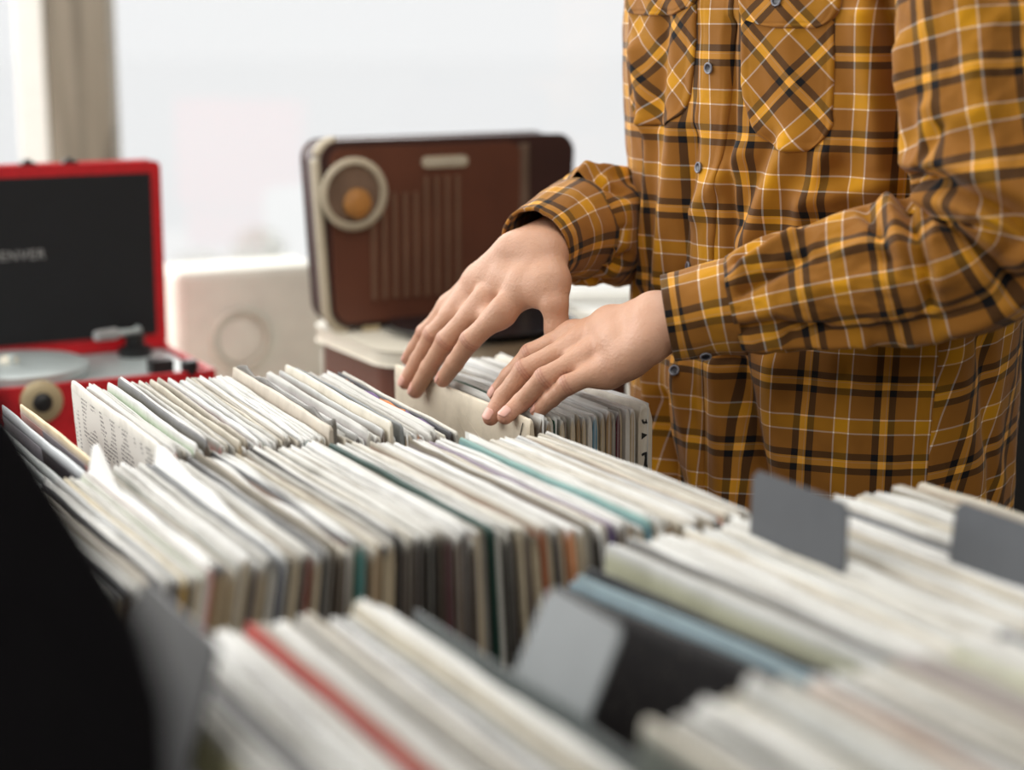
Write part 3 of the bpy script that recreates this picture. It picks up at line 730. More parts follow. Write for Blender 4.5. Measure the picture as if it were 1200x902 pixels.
divider(.972, 1.05, .932, .05, 0, .12, .22, .052, 'dark grey divider tab tucked at the right edge below the shirt', M['grey_plastic'])
divider(.4825, 1.035, .938, .13, 0, .09, .175, .055, 'grey divider tab with reflected light painted in, leaning out between the two front stacks', M['lit_plastic'], bend=.32)
divider(.272, 1.033, .93, .30, 0, .155, .29, .069, 'dark grey divider tab at the left end of the front left stack', M['dark_plastic'])
# tall black board close to the camera at the left
def board(corners, th, name, mat, label, cat):
    P = [np.array(c) for c in corners]; n = len(P)
    nrm = np.cross(P[1]-P[0], P[2]-P[0]); nrm /= np.linalg.norm(nrm)
    V = P+[p+nrm*th for p in P]
    F = [tuple(range(n)), tuple(range(2*n-1, n-1, -1))]+[(i, (i+1) % n, n+(i+1) % n, n+i) for i in range(n)]
    return tag(mesh(name, V, F, mat), label, cat)

UB = .17
cs = [W(UB, .565, .634), W(UB, .92, .634), W(UB, .92, 1.175), W(UB, .80, 1.150), W(UB, .66, 1.125), W(UB, .60, 1.112), W(UB, .575, 1.09)]
board(cs, .004, 'display_board', M['black_board'], 'tall black board standing close to the camera at the left edge', 'board')

# ------------------------------------------------------------------ person
# distance-field helpers: the body is one skin grown around a posed skeleton
def surface_net(F, org, h):
    nx, ny, nz = F.shape
    ins = F < 0
    def sh(a, i, j, k): return a[i:nx-1+i, j:ny-1+j, k:nz-1+k]
    cnt = sum(sh(ins, i, j, k).astype(np.int8) for i in (0, 1) for j in (0, 1) for k in (0, 1))
    act = (cnt > 0) & (cnt < 8)
    idx = -np.ones(act.shape, dtype=np.int64); A = np.argwhere(act); idx[act] = np.arange(len(A))
    S = np.zeros((len(A), 3)); N = np.zeros(len(A))
    for ax in range(3):
        o = [b for b in range(3) if b != ax]
        for a in (0, 1):
            for b in (0, 1):
                c0 = [0, 0, 0]; c0[o[0]] = a; c0[o[1]] = b; c1 = list(c0); c1[ax] = 1
                f0 = F[A[:, 0]+c0[0], A[:, 1]+c0[1], A[:, 2]+c0[2]]; f1 = F[A[:, 0]+c1[0], A[:, 1]+c1[1], A[:, 2]+c1[2]]
                m = (f0 < 0) != (f1 < 0)
                t = np.where(m, f0/np.where(m, f0-f1, 1), 0)
                P = np.array(c0, float)[None]+np.zeros((len(A), 3)); P[:, ax] = t
                S[m] += P[m]; N[m] += 1
    V = (A+S/N[:, None])*h+org
    faces = []
    for ax in range(3):
        sl0 = [slice(None)]*3; sl1 = [slice(None)]*3
        sl0[ax] = slice(0, -1); sl1[ax] = slice(1, None)
        a, b = ins[tuple(sl0)], ins[tuple(sl1)]
        E_ = np.argwhere(a != b); sg = a[E_[:, 0], E_[:, 1], E_[:, 2]]
        o = [(ax+1) % 3, (ax+2) % 3]
        ok = (E_[:, o[0]] > 0) & (E_[:, o[1]] > 0) & (E_[:, o[0]] < F.shape[o[0]]-1) & (E_[:, o[1]] < F.shape[o[1]]-1)
        E_, sg = E_[ok], sg[ok]
        q = []
        for (da, db) in ((1, 1), (0, 1), (0, 0), (1, 0)):
            c = E_.copy(); c[:, o[0]] -= da; c[:, o[1]] -= db; q.append(idx[c[:, 0], c[:, 1], c[:, 2]])
        Q = np.stack(q, 1); Q[~sg] = Q[~sg][:, ::-1]; faces.append(Q)
    return V, np.concatenate(faces)
def grow(prims, lo, hi, h):
    """prims: (a, b, ra, rb, k) round limbs or ('e', centre, axes(3x3), radii, k) ellipsoids, blended in order"""
    lo = np.array(lo); hi = np.array(hi)
    n = np.ceil((hi-lo)/h).astype(int)+1
    F = np.full(n, .05, dtype=np.float32)
    ax = [lo[i]+np.arange(n[i])*h for i in range(3)]
    for p in prims:
        if isinstance(p[0], str): _, c, B, rr, k = p; c = np.array(c); mn = c-max(rr); mx_ = c+max(rr)
        else:
            a, b, ra, rb, k = p; a = np.array(a, float); b = np.array(b, float); R = max(ra, rb)
            mn = np.minimum(a, b)-R; mx_ = np.maximum(a, b)+R
        m = 3*k+3*h
        i0 = np.clip(((mn-m-lo)/h).astype(int), 0, n); i1 = np.clip(((mx_+m-lo)/h).astype(int)+2, 0, n)
        if (i1 <= i0).any(): continue
        X, Y, Z = np.meshgrid(*[ax[q][i0[q]:i1[q]] for q in range(3)], indexing='ij', sparse=True)
        if isinstance(p[0], str):
            B = np.array(B); r0 = X-c[0]; r1 = Y-c[1]; r2 = Z-c[2]
            q = [(r0*B[j][0]+r1*B[j][1]+r2*B[j][2]) for j in range(3)]
            k0 = np.sqrt(sum((q[j]/rr[j])**2 for j in range(3)))+1e-6; k1 = np.sqrt(sum((q[j]/rr[j]**2)**2 for j in range(3)))+1e-6
            d = k0*(k0-1)/k1
        else:
            ab = b-a; L2 = (ab**2).sum()+1e-12
            t = np.clip(((X-a[0])*ab[0]+(Y-a[1])*ab[1]+(Z-a[2])*ab[2])/L2, 0, 1)
            d = np.sqrt((X-a[0]-t*ab[0])**2+(Y-a[1]-t*ab[1])**2+(Z-a[2]-t*ab[2])**2)-(ra+(rb-ra)*t)
        sl = tuple(slice(i0[q], i1[q]) for q in range(3)); f = F[sl]
        if k > 0:
            hh = np.clip(.5+.5*(f-d)/k, 0, 1); F[sl] = f*(1-hh)+d*hh-k*hh*(1-hh)
        else: F[sl] = np.minimum(f, d)
    return surface_net(F, lo, h)

C0 = np.array([.3215, 1.87])
Fd = np.array([-.766, -.643]); Ld = np.array([.643, -.766])        # the way the person faces, and the person's left
def PB(f, l, z): return np.array([C0[0]+f*Fd[0]+l*Ld[0], C0[1]+f*Fd[1]+l*Ld[1], z])

def hand(J, wrist, elbow, r_wr, dors):
    """J: per finger four joints (knuckle, middle, end, tip), index..little, then thumb"""
    pr_ = []
    RAD = [(.0118, .0110, .0096, .0080), (.0120, .0112, .0098, .0082), (.0114, .0106, .0094, .0078), (.0116, .0099, .0085, .0071), (.0150, .0130, .0120, .0098)]
    wrist = np.array(wrist); el = np.array(elbow); ax = (wrist-el)/np.linalg.norm(wrist-el)
    side = np.cross(ax, dors); side /= np.linalg.norm(side)
    if np.dot(J[0][0]-J[3][0], side) < 0: side = -side
    w = wrist
    for s_ in (-1, 1):
        pr_.append((w+side*s_*.0070-ax*.07-dors*.002, w+side*s_*.0150+ax*.004-dors*.002, .0215, .0185, .014))
    pr_.append((w-ax*.07, w+ax*.012, .024, .0195, .014))
    carp = [w+side*o+ax*.016 for o in (.020, .007, -.008, -.021)]
    for i in range(4):
        k_ = J[i][0]-dors*.003
        mid = carp[i]*.5+k_*.5+dors*.0008
        pr_.append((carp[i]-dors*.003, mid-dors*.003, .0160, .0146, .011)); pr_.append((mid-dors*.003, k_-dors*.0010, .0146, .0130, .009))
    for i in range(3):                                              # webs and the palm's flesh
        wf = (.2, .24, .34)[i]; a, b = J[i][0]*(1-wf)+J[i][1]*wf-dors*.005, J[i+1][0]*(1-wf)+J[i+1][1]*wf-dors*.005
        pr_.append((a, b, .0112, .0106, .010)); pr_.append((J[i][0]*.5+carp[i]*.5-dors*.005, J[i+1][0]*.5+carp[i+1]*.5-dors*.005, .0145, .0145, .014))
    pr_.append((carp[3]-dors*.008-side*.003, J[3][0]-dors*.009-side*.002, .0135, .0125, .014))
    for i in range(4): pr_.append((J[i][0]-dors*.0022, J[i][0]+dors*.0008, .0100, .0094, .010))
    T = J[4]
    T0 = T[0]-dors*.005
    pr_.append((w+side*.014+ax*.010-dors*.010, T0, .0150, .0145, .022)); pr_.append((T0, T[1], .0145, .0130, .016))
    pr_.append((T[0]*.7+J[0][0]*.3-dors*.006, J[0][0]*.6+w*.4-dors*.008, .013, .012, .020))
    pr_.append((T[1], T[2], .0128, .0122, .005)); pr_.append((T[2], T[3], .0122, .0100, .005))
    for i in range(4):
        r = RAD[i]; q = J[i]
        k0 = q[0]*.88+q[1]*.12
        m1 = q[0]*.5+q[1]*.5; m2 = q[1]*.5+q[2]*.5
        pr_.append((q[0]-dors*.002, m1-dors*.0006, r[0]*1.02, r[1]*.98, .007))
        pr_.append((m1-dors*.0006, q[1], r[1]*.98, r[1]*1.0, .0025))
        pr_.append((q[1], m2, r[1]*1.0, r[2]*.98, .0025)); pr_.append((m2, q[2], r[2]*.98, r[2], .002))
        pr_.append((q[2], q[3], r[2], r[3], .002))
    return pr_
A = np.array
# the person's right hand (left in the photo) and left hand (right in the photo)
dR = A([-.36, -.50, .79]); dR /= np.linalg.norm(dR)
dL = A([-.30, -.52, .80]); dL /= np.linalg.norm(dL)
def at_front(x, y, off): return atu(x, y, UC-.0028-off)
JR = [[atd(589, 362, 1.765), atd(551, 399, 1.775), atd(533, 425, 1.795), atd(519, 445, 1.815)],
      [atd(567, 350, 1.80), atd(523, 399, 1.815), atd(503, 431, 1.84), at_front(487, 458, .0095)],
      [atd(546, 350, 1.835), atd(507, 392, 1.86), atd(490, 422, 1.875), at_front(475, 448, .009)],
      [atd(528, 358, 1.865), atd(498, 390, 1.885), atd(487, 407, 1.90), atd(478, 421, 1.915)],
      [atd(646, 325, 1.755), atd(650, 356, 1.745), atd(653, 384, 1.745), atd(648, 408, 1.755)]]
wR = atd(628, 288, 1.805); eR = PB(-.04, -.250, 1.130)
JL = [[atd(671, 390, 1.725), atd(622, 415, 1.735), atd(597, 441, 1.745), atd(581, 461, 1.752)],
      [atd(681, 399, 1.700), atd(615, 434, 1.705), atd(590, 465, 1.712), at_front(575, 489, .0095)],
      [atd(694, 412, 1.675), atd(638, 443, 1.672), atd(611, 471, 1.690), at_front(592, 488, .0095)],
      [atd(713, 429, 1.655), atd(665, 451, 1.653), atd(646, 467, 1.667), atd(630, 482, 1.682)],
      [atd(735, 402, 1.72), atd(705, 425, 1.745), atd(690, 436, 1.765), atd(675, 447, 1.78)]]
wL = atd(778, 376, 1.642); eL = atd(1180, 296, 1.555)
def zgrow(J, w, e, d, h):
    prs = hand(J, w, e, 0, d)
    P = np.array([q for f in J for q in f]+[w, w+(e-w)/np.linalg.norm(e-w)*.085])
    return grow(prs, P.min(0)-.030, P.max(0)+.030, h)
SK = lin('c3977b'); SKD = lin('b98268'); SKP = lin('c98a74')
def hand_cols(V, J, w):
    c = np.tile(np.array(SK), (len(V), 1))
    def blend(p, r, col, a):
        nonlocal c
        d = np.linalg.norm(V-p, axis=1); m = (np.exp(-(d/r)**2)*a)[:, None]; c = c*(1-m)+np.array(col)*m
    for i, f in enumerate(J):
        blend(f[3], .012, SKP, .8); blend(f[2], .008, SKP, .4)
        blend(f[1], .010, SKD, .5)
        if i < 4: blend(f[0], .012, SKD, .3)
        # creases over the middle joints, their groove shade painted into the skin colour
        t = (f[2]-f[0]); t /= np.linalg.norm(t)
        for o, s_ in ((-.0028, .5), (0, .55), (.0026, .45)):
            q = V-(f[1]+t*o); ax_ = q@t; rd = np.linalg.norm(q-ax_[:, None]*t, axis=1)
            m = (np.exp(-(ax_/.0009)**2)*(rd < .015)*s_*1.3)[:, None] if i < 4 else 0
            c = c*(1-m)+np.array(lin('9c6553'))*m
    return c
HV, HF, HC = [], [], []; n0 = 0
for J, w_, e_, d_ in ((JR, wR, eR, dR), (JL, wL, eL, dL)):
    V, F = zgrow(J, w_, e_, d_, .00145)
    HV.append(V); HF.append(F+n0); HC.append(hand_cols(V, J, w_)); n0 += len(V)
# the rest of the body, mostly under the clothes
sR, sL = PB(.0, -.15, 1.39), PB(.05, .165, 1.385)
eLb = eL+A([0, 0, 0]); hd = PB(.03, 0, 1.66)
B3 = [[Fd[0], Fd[1], 0], [Ld[0], Ld[1], 0], [0, 0, 1]]
body = [('e', PB(-.01, 0, 1.28), B3, (.10, .16, .20), .05), ('e', PB(-.01, 0, 1.05), B3, (.095, .145, .16), .06), ('e', PB(-.02, 0, .92), B3, (.105, .155, .11), .06),
        (PB(-.02, -.11, 1.42), PB(-.02, .11, 1.42), .045, .045, .05), (PB(-.02, 0, 1.44), PB(0, 0, 1.56), .062, .055, .03),
        ('e', hd, B3, (.095, .075, .115), .02), ('e', hd+A([Fd[0]*.03, Fd[1]*.03, -.075]), B3, (.06, .052, .045), .03),
        (hd+A([Fd[0]*.088, Fd[1]*.088, .02]), hd+A([Fd[0]*.108, Fd[1]*.108, -.02]), .009, .014, .012),
        (hd+A([Fd[0]*.085-Ld[0]*.02, Fd[1]*.085-Ld[1]*.02, -.055]), hd+A([Fd[0]*.085+Ld[0]*.02, Fd[1]*.085+Ld[1]*.02, -.055]), .008, .008, .006),
        ('e', hd+A([Ld[0]*.076, Ld[1]*.076, 0]), B3, (.018, .008, .03), .006), ('e', hd-A([Ld[0]*.076, Ld[1]*.076, 0]), B3, (.018, .008, .03), .006),
        (sR, eR, .042, .038, .02), (sL, eL, .042, .038, .02), (eR, wR+(wR-eR)*-.2, .037, .028, .015), (eL, wL-(wL-eL)*.17, .037, .028, .015),
        (PB(-.02, -.09, .88), PB(-.0, -.10, .48), .085, .055, .04), (PB(-.02, .09, .88), PB(-.0, .10, .48), .085, .055, .04),
        (PB(0, -.10, .48), PB(-.03, -.105, .09), .053, .036, .02), (PB(0, .10, .48), PB(-.03, .105, .09), .053, .036, .02),
        (PB(-.03, -.105, .05), PB(.13, -.115, .035), .035, .025, .02), (PB(-.03, .105, .05), PB(.13, .115, .035), .035, .025, .02)]
V, F = grow(body, (-.12, 1.45, 0.0), (.62, 2.25, 1.80), .009)
HV.append(V); HF.append(F+n0); HC.append(np.tile(np.array(SK), (len(V), 1)))
person = mesh('person', np.concatenate(HV), np.concatenate(HF), M['skin'], None, True, col=np.c_[np.concatenate(HC), np.ones(sum(map(len, HC)))], recalc=False)
tag(person, 'person in a mustard plaid flannel shirt flicking through the records with both hands', 'person')

# fingernails
def nail(tipq, prev, r, dors, wdt=.0052, ln=.0105):
    t = tipq-prev; t /= np.linalg.norm(t); d = dors-t*(dors@t); d /= np.linalg.norm(d); s_ = np.cross(t, d)
    V = []; F = []; na, nl = 12, 10
    for off in (.0004, -.0008):
        for j in range(nl+1):
            q = j/nl; x = -.0065+ln*q
            rr = r*(1.0-.10*q)+off
            drop = 0 if x < .0015 else ((x-.0015)**2)/(2*r)
            hw = math.asin(min(.92, wdt/r*(1 if q < .75 else math.sqrt(max(.05, 1-((q-.75)/.26)**2)))*(1 if q > .2 else math.sqrt(max(.2, 1-((.2-q)/.25)**2)))))
            for i in range(na+1):
                a = hw*(2*i/na-1)
                V.append(tipq+t*x+d*(rr*math.cos(a)-drop*1.0)+s_*rr*math.sin(a))
    n = (na+1)*(nl+1)
    for j in range(nl):
        for i in range(na):
            a = j*(na+1)+i; F += [(a, a+1, a+na+2, a+na+1), (n+a, n+a+na+1, n+a+na+2, n+a+1)]
    for i in range(na): F += [(i, n+i, n+i+1, i+1), (nl*(na+1)+i, nl*(na+1)+i+1, n+nl*(na+1)+i+1, n+nl*(na+1)+i)]
    for j in range(nl): F += [(j*(na+1), (j+1)*(na+1), n+(j+1)*(na+1), n+j*(na+1)), (j*(na+1)+na, n+j*(na+1)+na, n+(j+1)*(na+1)+na, (j+1)*(na+1)+na)]
    mesh('fingernail', V, F, M['nail'], person, True)
for J, d_ in ((JR, dR), (JL, dL)):
    for i, r in enumerate((.0085, .0087, .0083, .0076)): nail(J[i][3], J[i][2], r, d_, wdt=.0060 if i < 3 else .0052, ln=.0118 if i < 3 else .010)
    nail(J[4][3], J[4][2], .0103, (d_*.4+A([.7, 0, 0])), wdt=.0066, ln=.012)

# hair, trousers, shoes
HP = []
for i in range(14):
    for j in range(7):
        a = 2*math.pi*i/14; e = math.radians(5+j*14)
        f_ = math.cos(a)*math.cos(e); l_ = math.sin(a)*math.cos(e)
        if f_ > .45 and e < .75: continue
        HP.append((hd+A([Fd[0]*f_*.092+Ld[0]*l_*.076, Fd[1]*f_*.092+Ld[1]*l_*.076, .01+math.sin(e)*.108]),)*2+(.017, .017, .012))
V, F = grow(HP, hd-.14, hd+.16, .006); mesh('hair', V, F, M['hair'], person, True, recalc=False)
TR = [('e', PB(-.02, 0, .88), B3, (.125, .175, .11), .05)]
for sg in (-1, 1): TR += [(PB(-.02, sg*.09, .86), PB(0, sg*.105, .48), .102, .078, .04), (PB(0, sg*.105, .48), PB(-.03, sg*.11, .10), .076, .062, .02)]
V, F = grow(TR, (.0, 1.5, .03), (.64, 2.2, 1.0), .009); mesh('trousers', V, F, M['trousers'], person, True, recalc=False)
for sg in (-1, 1):
    V, F = grow([(PB(-.07, sg*.11, .042), PB(.15, sg*.12, .038), .040, .034, .02), (PB(-.03, sg*.11, .07), PB(0, sg*.11, .05), .045, .045, .02)], PB(0, sg*.115, .05)-A([.26, .26, .047]), PB(0, sg*.115, .05)+A([.26, .26, .1]), .006)
    mesh('shoe', V, F, M['shoe'], person, True, recalc=False)

# ---- shirt body: a closed cloth form in (angle, height), angle 0 in front, growing to the person's left
NPH, NZ = 520, 300
Z0, Z1 = .74, 1.50
za = interp([(.74, .219), (.85, .218), (.95, .218), (1.10, .223), (1.25, .236), (1.36, .238), (1.43, .213), (1.47, .15), (1.50, .085)])
zb = interp([(.74, .160), (.90, .156), (1.05, .152), (1.20, .156), (1.34, .158), (1.42, .135), (1.47, .10), (1.50, .075)])
def base(phi, z):
    a = np.interp(z, *zip(*[(q, za(q)) for q in np.linspace(Z0, Z1, 60)])); b = np.interp(z, *zip(*[(q, zb(q)) for q in np.linspace(Z0, Z1, 60)]))
    ex = .86
    cf = np.sign(np.cos(phi))*np.abs(np.cos(phi))**ex; sf = np.sign(np.sin(phi))*np.abs(np.sin(phi))**ex
    f = b*cf; l = a*sf
    P = np.stack([C0[0]+f*Fd[0]+l*Ld[0], C0[1]+f*Fd[1]+l*Ld[1], z+0*phi], -1)
    nf, nl = np.cos(phi)/b, np.sin(phi)/a; nn = np.hypot(nf, nl)+1e-9
    N = np.stack([(nf*Fd[0]+nl*Ld[0])/nn, (nf*Fd[1]+nl*Ld[1])/nn, 0*phi+0*z], -1)
    return P, N
_g = np.linspace(-math.pi, math.pi, 1441); _P, _ = base(_g, np.full_like(_g, 1.05))
_arc = np.r_[0, np.cumsum(np.linalg.norm(np.diff(_P, axis=0), axis=1))]; _arc -= np.interp(0, _g, _arc)
def arc(phi): return np.interp(phi, _g, _arc)
_gp, _gz = np.meshgrid(np.linspace(-2.2, 2.6, 700), np.linspace(Z0, Z1, 500), indexing='ij')
_BP, _BN = base(_gp, _gz); _bx, _by = px_of(_BP)
_vis = ((_BP-CAM)*_BN).sum(-1) < 0
def inv(x, y):
    d = (_bx-x)**2+(_by-y)**2+np.where(_vis, 0, 1e9); i = np.unravel_index(np.argmin(d), d.shape)
    return float(_gp[i]), float(_gz[i])
# folds: (pixel path start, end, half width m, height m)
FOLDS = [((925, 175), (880, 290), .016, .010), ((962, 185), (935, 270), .010, .006), ((905, 165), (868, 260), .010, -.006), ((790, 150), (775, 330), .014, .008), ((812, 160), (800, 320), .010, -.006),
         ((762, 150), (752, 330), .010, .006), ((740, 240), (745, 420), .010, -.005), ((1035, 0), (1062, 110), .010, -.012), ((1010, 20), (1030, 190), .014, .008),
         ((862, 425), (893, 600), .013, -.013), ((905, 430), (925, 610), .018, .007), ((840, 430), (850, 590), .016, .008), ((775, 470), (800, 590), .012, -.008), ((760, 430), (772, 560), .012, .008), ((800, 440), (822, 580), .012, .006),
         ((858, 30), (852, 420), .006, -.006), ((985, 200), (1010, 250), .016, -.006), ((1120, 420), (1140, 600), .02, .006), ((1150, 400), (1165, 600), .012, -.006), ((945, 240), (1040, 215), .012, .007),
         ((870, 180), (815, 250), .012, .006), ((750, 60), (760, 140), .012, .008), ((778, 20), (770, 140), .010, -.006)]
FL = []
for a, b, w_, h_ in FOLDS:
    pa_, pz_ = inv(*a); qa_, qz_ = inv(*b); FL.append((arc(pa_), pz_, arc(qa_), qz_, w_, h_))
def disp(phi, z):
    u = arc(phi); D = np.zeros_like(u)
    for (ua, zz, ub_, zb_, w_, h_) in FL:
        dx, dy = ub_-ua, zb_-zz; L2 = dx*dx+dy*dy+1e-9
        t = ((u-ua)*dx+(z-zz)*dy)/L2; tc_ = np.clip(t, 0, 1)
        d = np.hypot(u-ua-tc_*dx, z-zz-tc_*dy)
        D += 1.35*h_*np.exp(-(d/w_)**2)
    D += .0045*vnoise(u*11+3, z*4.5, 1)+.0027*vnoise(u*30, z*12+5, 2)+.0011*vnoise(u*62+z*20, z*34+5, 3)
    return D
def shirt_surf(phi, z, off=0.0):
    P, N = base(phi, z); return P+N*(disp(phi, z)+off)[..., None]
def grid_faces(n, m, wrap=False):
    i, j = np.meshgrid(np.arange(n-1), np.arange(m-1), indexing='ij'); a = (i*m+j).ravel()
    return np.stack([a, a+m, a+m+1, a+1], 1)
pA, zA = inv(943, 500)                                             # a dark pair of stripes runs through here
UPH = arc(pA); ZPH = inv(1000, 452)[1]
ps, _ = inv(1093, 500)                                             # side seam
def shirt_panel(name, p0, p1, n, shear=0.0, off=0.0):
    ph, zz = np.meshgrid(np.linspace(p0, p1, n), np.linspace(Z0, Z1, NZ), indexing='ij')
    P = shirt_surf(ph, zz, off); N = base(ph, zz)[1]
    u = arc(ph)-UPH; v = zz-ZPH
    if shear: u, v = (u-(arc(p0)-UPH))*math.cos(shear)+v*math.sin(shear)*.9, v*math.cos(shear)-(u-(arc(p0)-UPH))*math.sin(shear)
    P2 = P-N*.0012
    # turn the cloth in along its edges so it reads as a layer
    V = np.concatenate([P.reshape(-1, 3), P2.reshape(-1, 3)]); uv = np.stack([u, v], -1).reshape(-1, 2); uv = np.concatenate([uv, uv])
    F = grid_faces(n, NZ); k_ = n*NZ
    F2 = F[:, ::-1]+k_
    e1 = np.arange(NZ-1); s1 = np.stack([e1, e1+1, e1+1+k_, e1+k_], 1); b_ = (n-1)*NZ; s2 = np.stack([b_+e1, b_+e1+k_, b_+e1+1+k_, b_+e1+1], 1)
    e2 = np.arange(n-1)*NZ; s3 = np.stack([e2, e2+k_, e2+NZ+k_, e2+NZ], 1); s4 = np.stack([e2+NZ-1, e2+2*NZ-1, e2+2*NZ-1+k_, e2+NZ-1+k_], 1)
    return mesh(name, V, np.concatenate([F, F2, s1, s2, s3, s4]).tolist(), M['plaid'], person, True, uv=uv, recalc=True)
ppl = inv(853, 100)[0]
shirt_panel('shirt_front_left', 0.5*(inv(845, 100)[0]+inv(815, 100)[0]), ps, 260)
shirt_panel('shirt_front_right', -1.75, 0.5*(inv(845, 100)[0]+inv(815, 100)[0]), 200, off=-.0008)
shirt_panel('shirt_back', ps, 2*math.pi-1.75, 260, shear=.22, off=.0012) if False else None
def back_panel():
    n = 260; ph0 = np.linspace(ps-.012, 2*math.pi-1.75, n)
    ph, zz = np.meshgrid(ph0, np.linspace(Z0, Z1, NZ), indexing='ij')
    phw = (ph+math.pi) % (2*math.pi)-math.pi
    P, N = base(phw, zz); Aa = np.where(phw < ph-1, arc(phw)+_arc[-1]-_arc[0], arc(phw))
    fade = np.clip(np.minimum((ph-ph0[0])/.3, (ph0[-1]-ph)/.3), 0, 1)
    D = np.where(phw < ph-1, disp(phw, zz), disp(phw, zz)); D = D*1.0+.0014*np.clip((ph-ph0[0])/.01, 0, 1)
    P = P+N*D[..., None]
    u0_ = Aa-Aa[0:1]; v0_ = zz-ZPH; sh_ = .22
    u = u0_*math.cos(sh_)-v0_*math.sin(sh_)+.03; v = v0_*math.cos(sh_)+u0_*math.sin(sh_)*-1+.01
    uv = np.stack([u, v], -1).reshape(-1, 2)
    P2 = P-N*.0012; k_ = n*NZ; F = grid_faces(n, NZ)
    e1 = np.arange(NZ-1); s1 = np.stack([e1, e1+1, e1+1+k_, e1+k_], 1)
    mesh('shirt_back', np.concatenate([P.reshape(-1, 3), P2.reshape(-1, 3)]), np.concatenate([F, F[:, ::-1]+k_, s1]).tolist(), M['plaid'], person, True, uv=np.concatenate([uv, uv]))
back_panel()
# patches sewn on the shirt: rows of (y px, left px, right px)
def patch(name, rows_, off=.0022, nu=60, rot=0.0, uoff=0, voff=0, mat=None, sub=4):
    L_, R_ = [], []
    ys = [r[0] for r in rows_]; yy = np.linspace(ys[0], ys[-1], (len(rows_)-1)*sub*3+1)
    for y in yy:
        xl_ = np.interp(y, ys, [r[1] for r in rows_]); xr_ = np.interp(y, ys, [r[2] for r in rows_]); sl_ = [r[3] if len(r) > 3 else 0 for r in rows_]
        L_.append(inv(xl_, y)); R_.append(inv(xr_, y+np.interp(y, ys, sl_)))
    L_, R_ = np.array(L_), np.array(R_); 
    for q in (L_, R_):                                              # smooth the lookups
        for _ in range(3): q[1:-1] = (q[:-2]+2*q[1:-1]+q[2:])/4
    t = np.linspace(0, 1, nu)[None, :, None]; G = L_[:, None]*(1-t)+R_[:, None]*t
    ph, zz = G[..., 0], G[..., 1]; m_, n_ = ph.shape
    P = shirt_surf(ph, zz, 0); N = base(ph, zz)[1]
    ii, jj = np.meshgrid(np.arange(m_), np.arange(n_), indexing='ij')
    edge = np.minimum.reduce([ii, m_-1-ii, jj, n_-1-jj]).astype(float)
    o = off*np.clip(.35+edge/2.0, 0, 1)-.0005*np.exp(-((edge-5)/1.0)**2)
    V = (P+N*o[..., None]).reshape(-1, 3); V2 = (P-N*.0008).reshape(-1, 3)
    u = arc(ph)-UPH; v = zz-ZPH
    u, v = (u*math.cos(rot)-v*math.sin(rot)+uoff, u*math.sin(rot)+v*math.cos(rot)+voff)
    uv = np.stack([u, v], -1).reshape(-1, 2); k_ = m_*n_
    F = grid_faces(m_, n_)
    bd = [i*n_ for i in range(m_)]+[(m_-1)*n_+j for j in range(1, n_)]+[i*n_+n_-1 for i in range(m_-2, -1, -1)]+[j for j in range(n_-2, 0, -1)]
    S = [(bd[i], bd[(i+1) % len(bd)], bd[(i+1) % len(bd)]+k_, bd[i]+k_) for i in range(len(bd))]
    return mesh(name, np.concatenate([V, V2]), F.tolist()+[tuple(f[::-1]) for f in (F+k_).tolist()]+S, mat or M['plaid'], person, True, uv=np.concatenate([uv, uv]))
def phase_for(px, rot):
    """shift that puts a crossing of dark pairs at the pixel"""
    p_, z_ = inv(*px); u = arc(p_)-UPH; v = z_-ZPH
    return -(u*math.cos(rot)-v*math.sin(rot)), -(u*math.sin(rot)+v*math.cos(rot))
R45 = math.pi/4
a_, b_ = phase_for((927, 95), R45)
po = patch('chest_pocket', [(10, 872, 979), (60, 870, 978), (110, 871, 977), (148, 882, 976), (160, 890, 968), (170, 905, 958), (178, 930, 948)], .0024, rot=R45, uoff=a_, voff=b_)
a_, b_ = phase_for((915, -8), R45)
patch('pocket_flap', [(-40, 868, 986), (0, 869, 987), (14, 870, 984), (22, 874, 978), (29, 892, 968), (33, 915, 955)], .0052, rot=R45, uoff=a_, voff=b_)
a_, b_ = phase_for((789, 30), R45)
patch('chest_pocket', [(5, 741, 814), (60, 740, 811), (110, 740, 806), (135, 743, 797), (146, 752, 785)], .0024, rot=R45, uoff=a_, voff=b_)
a_, b_ = phase_for((795, -20), R45)
patch('pocket_flap', [(-40, 740, 822), (-5, 740, 820), (8, 740, 808), (16, 743, 795), (19, 760, 785)], .0050, rot=R45, uoff=a_, voff=b_)
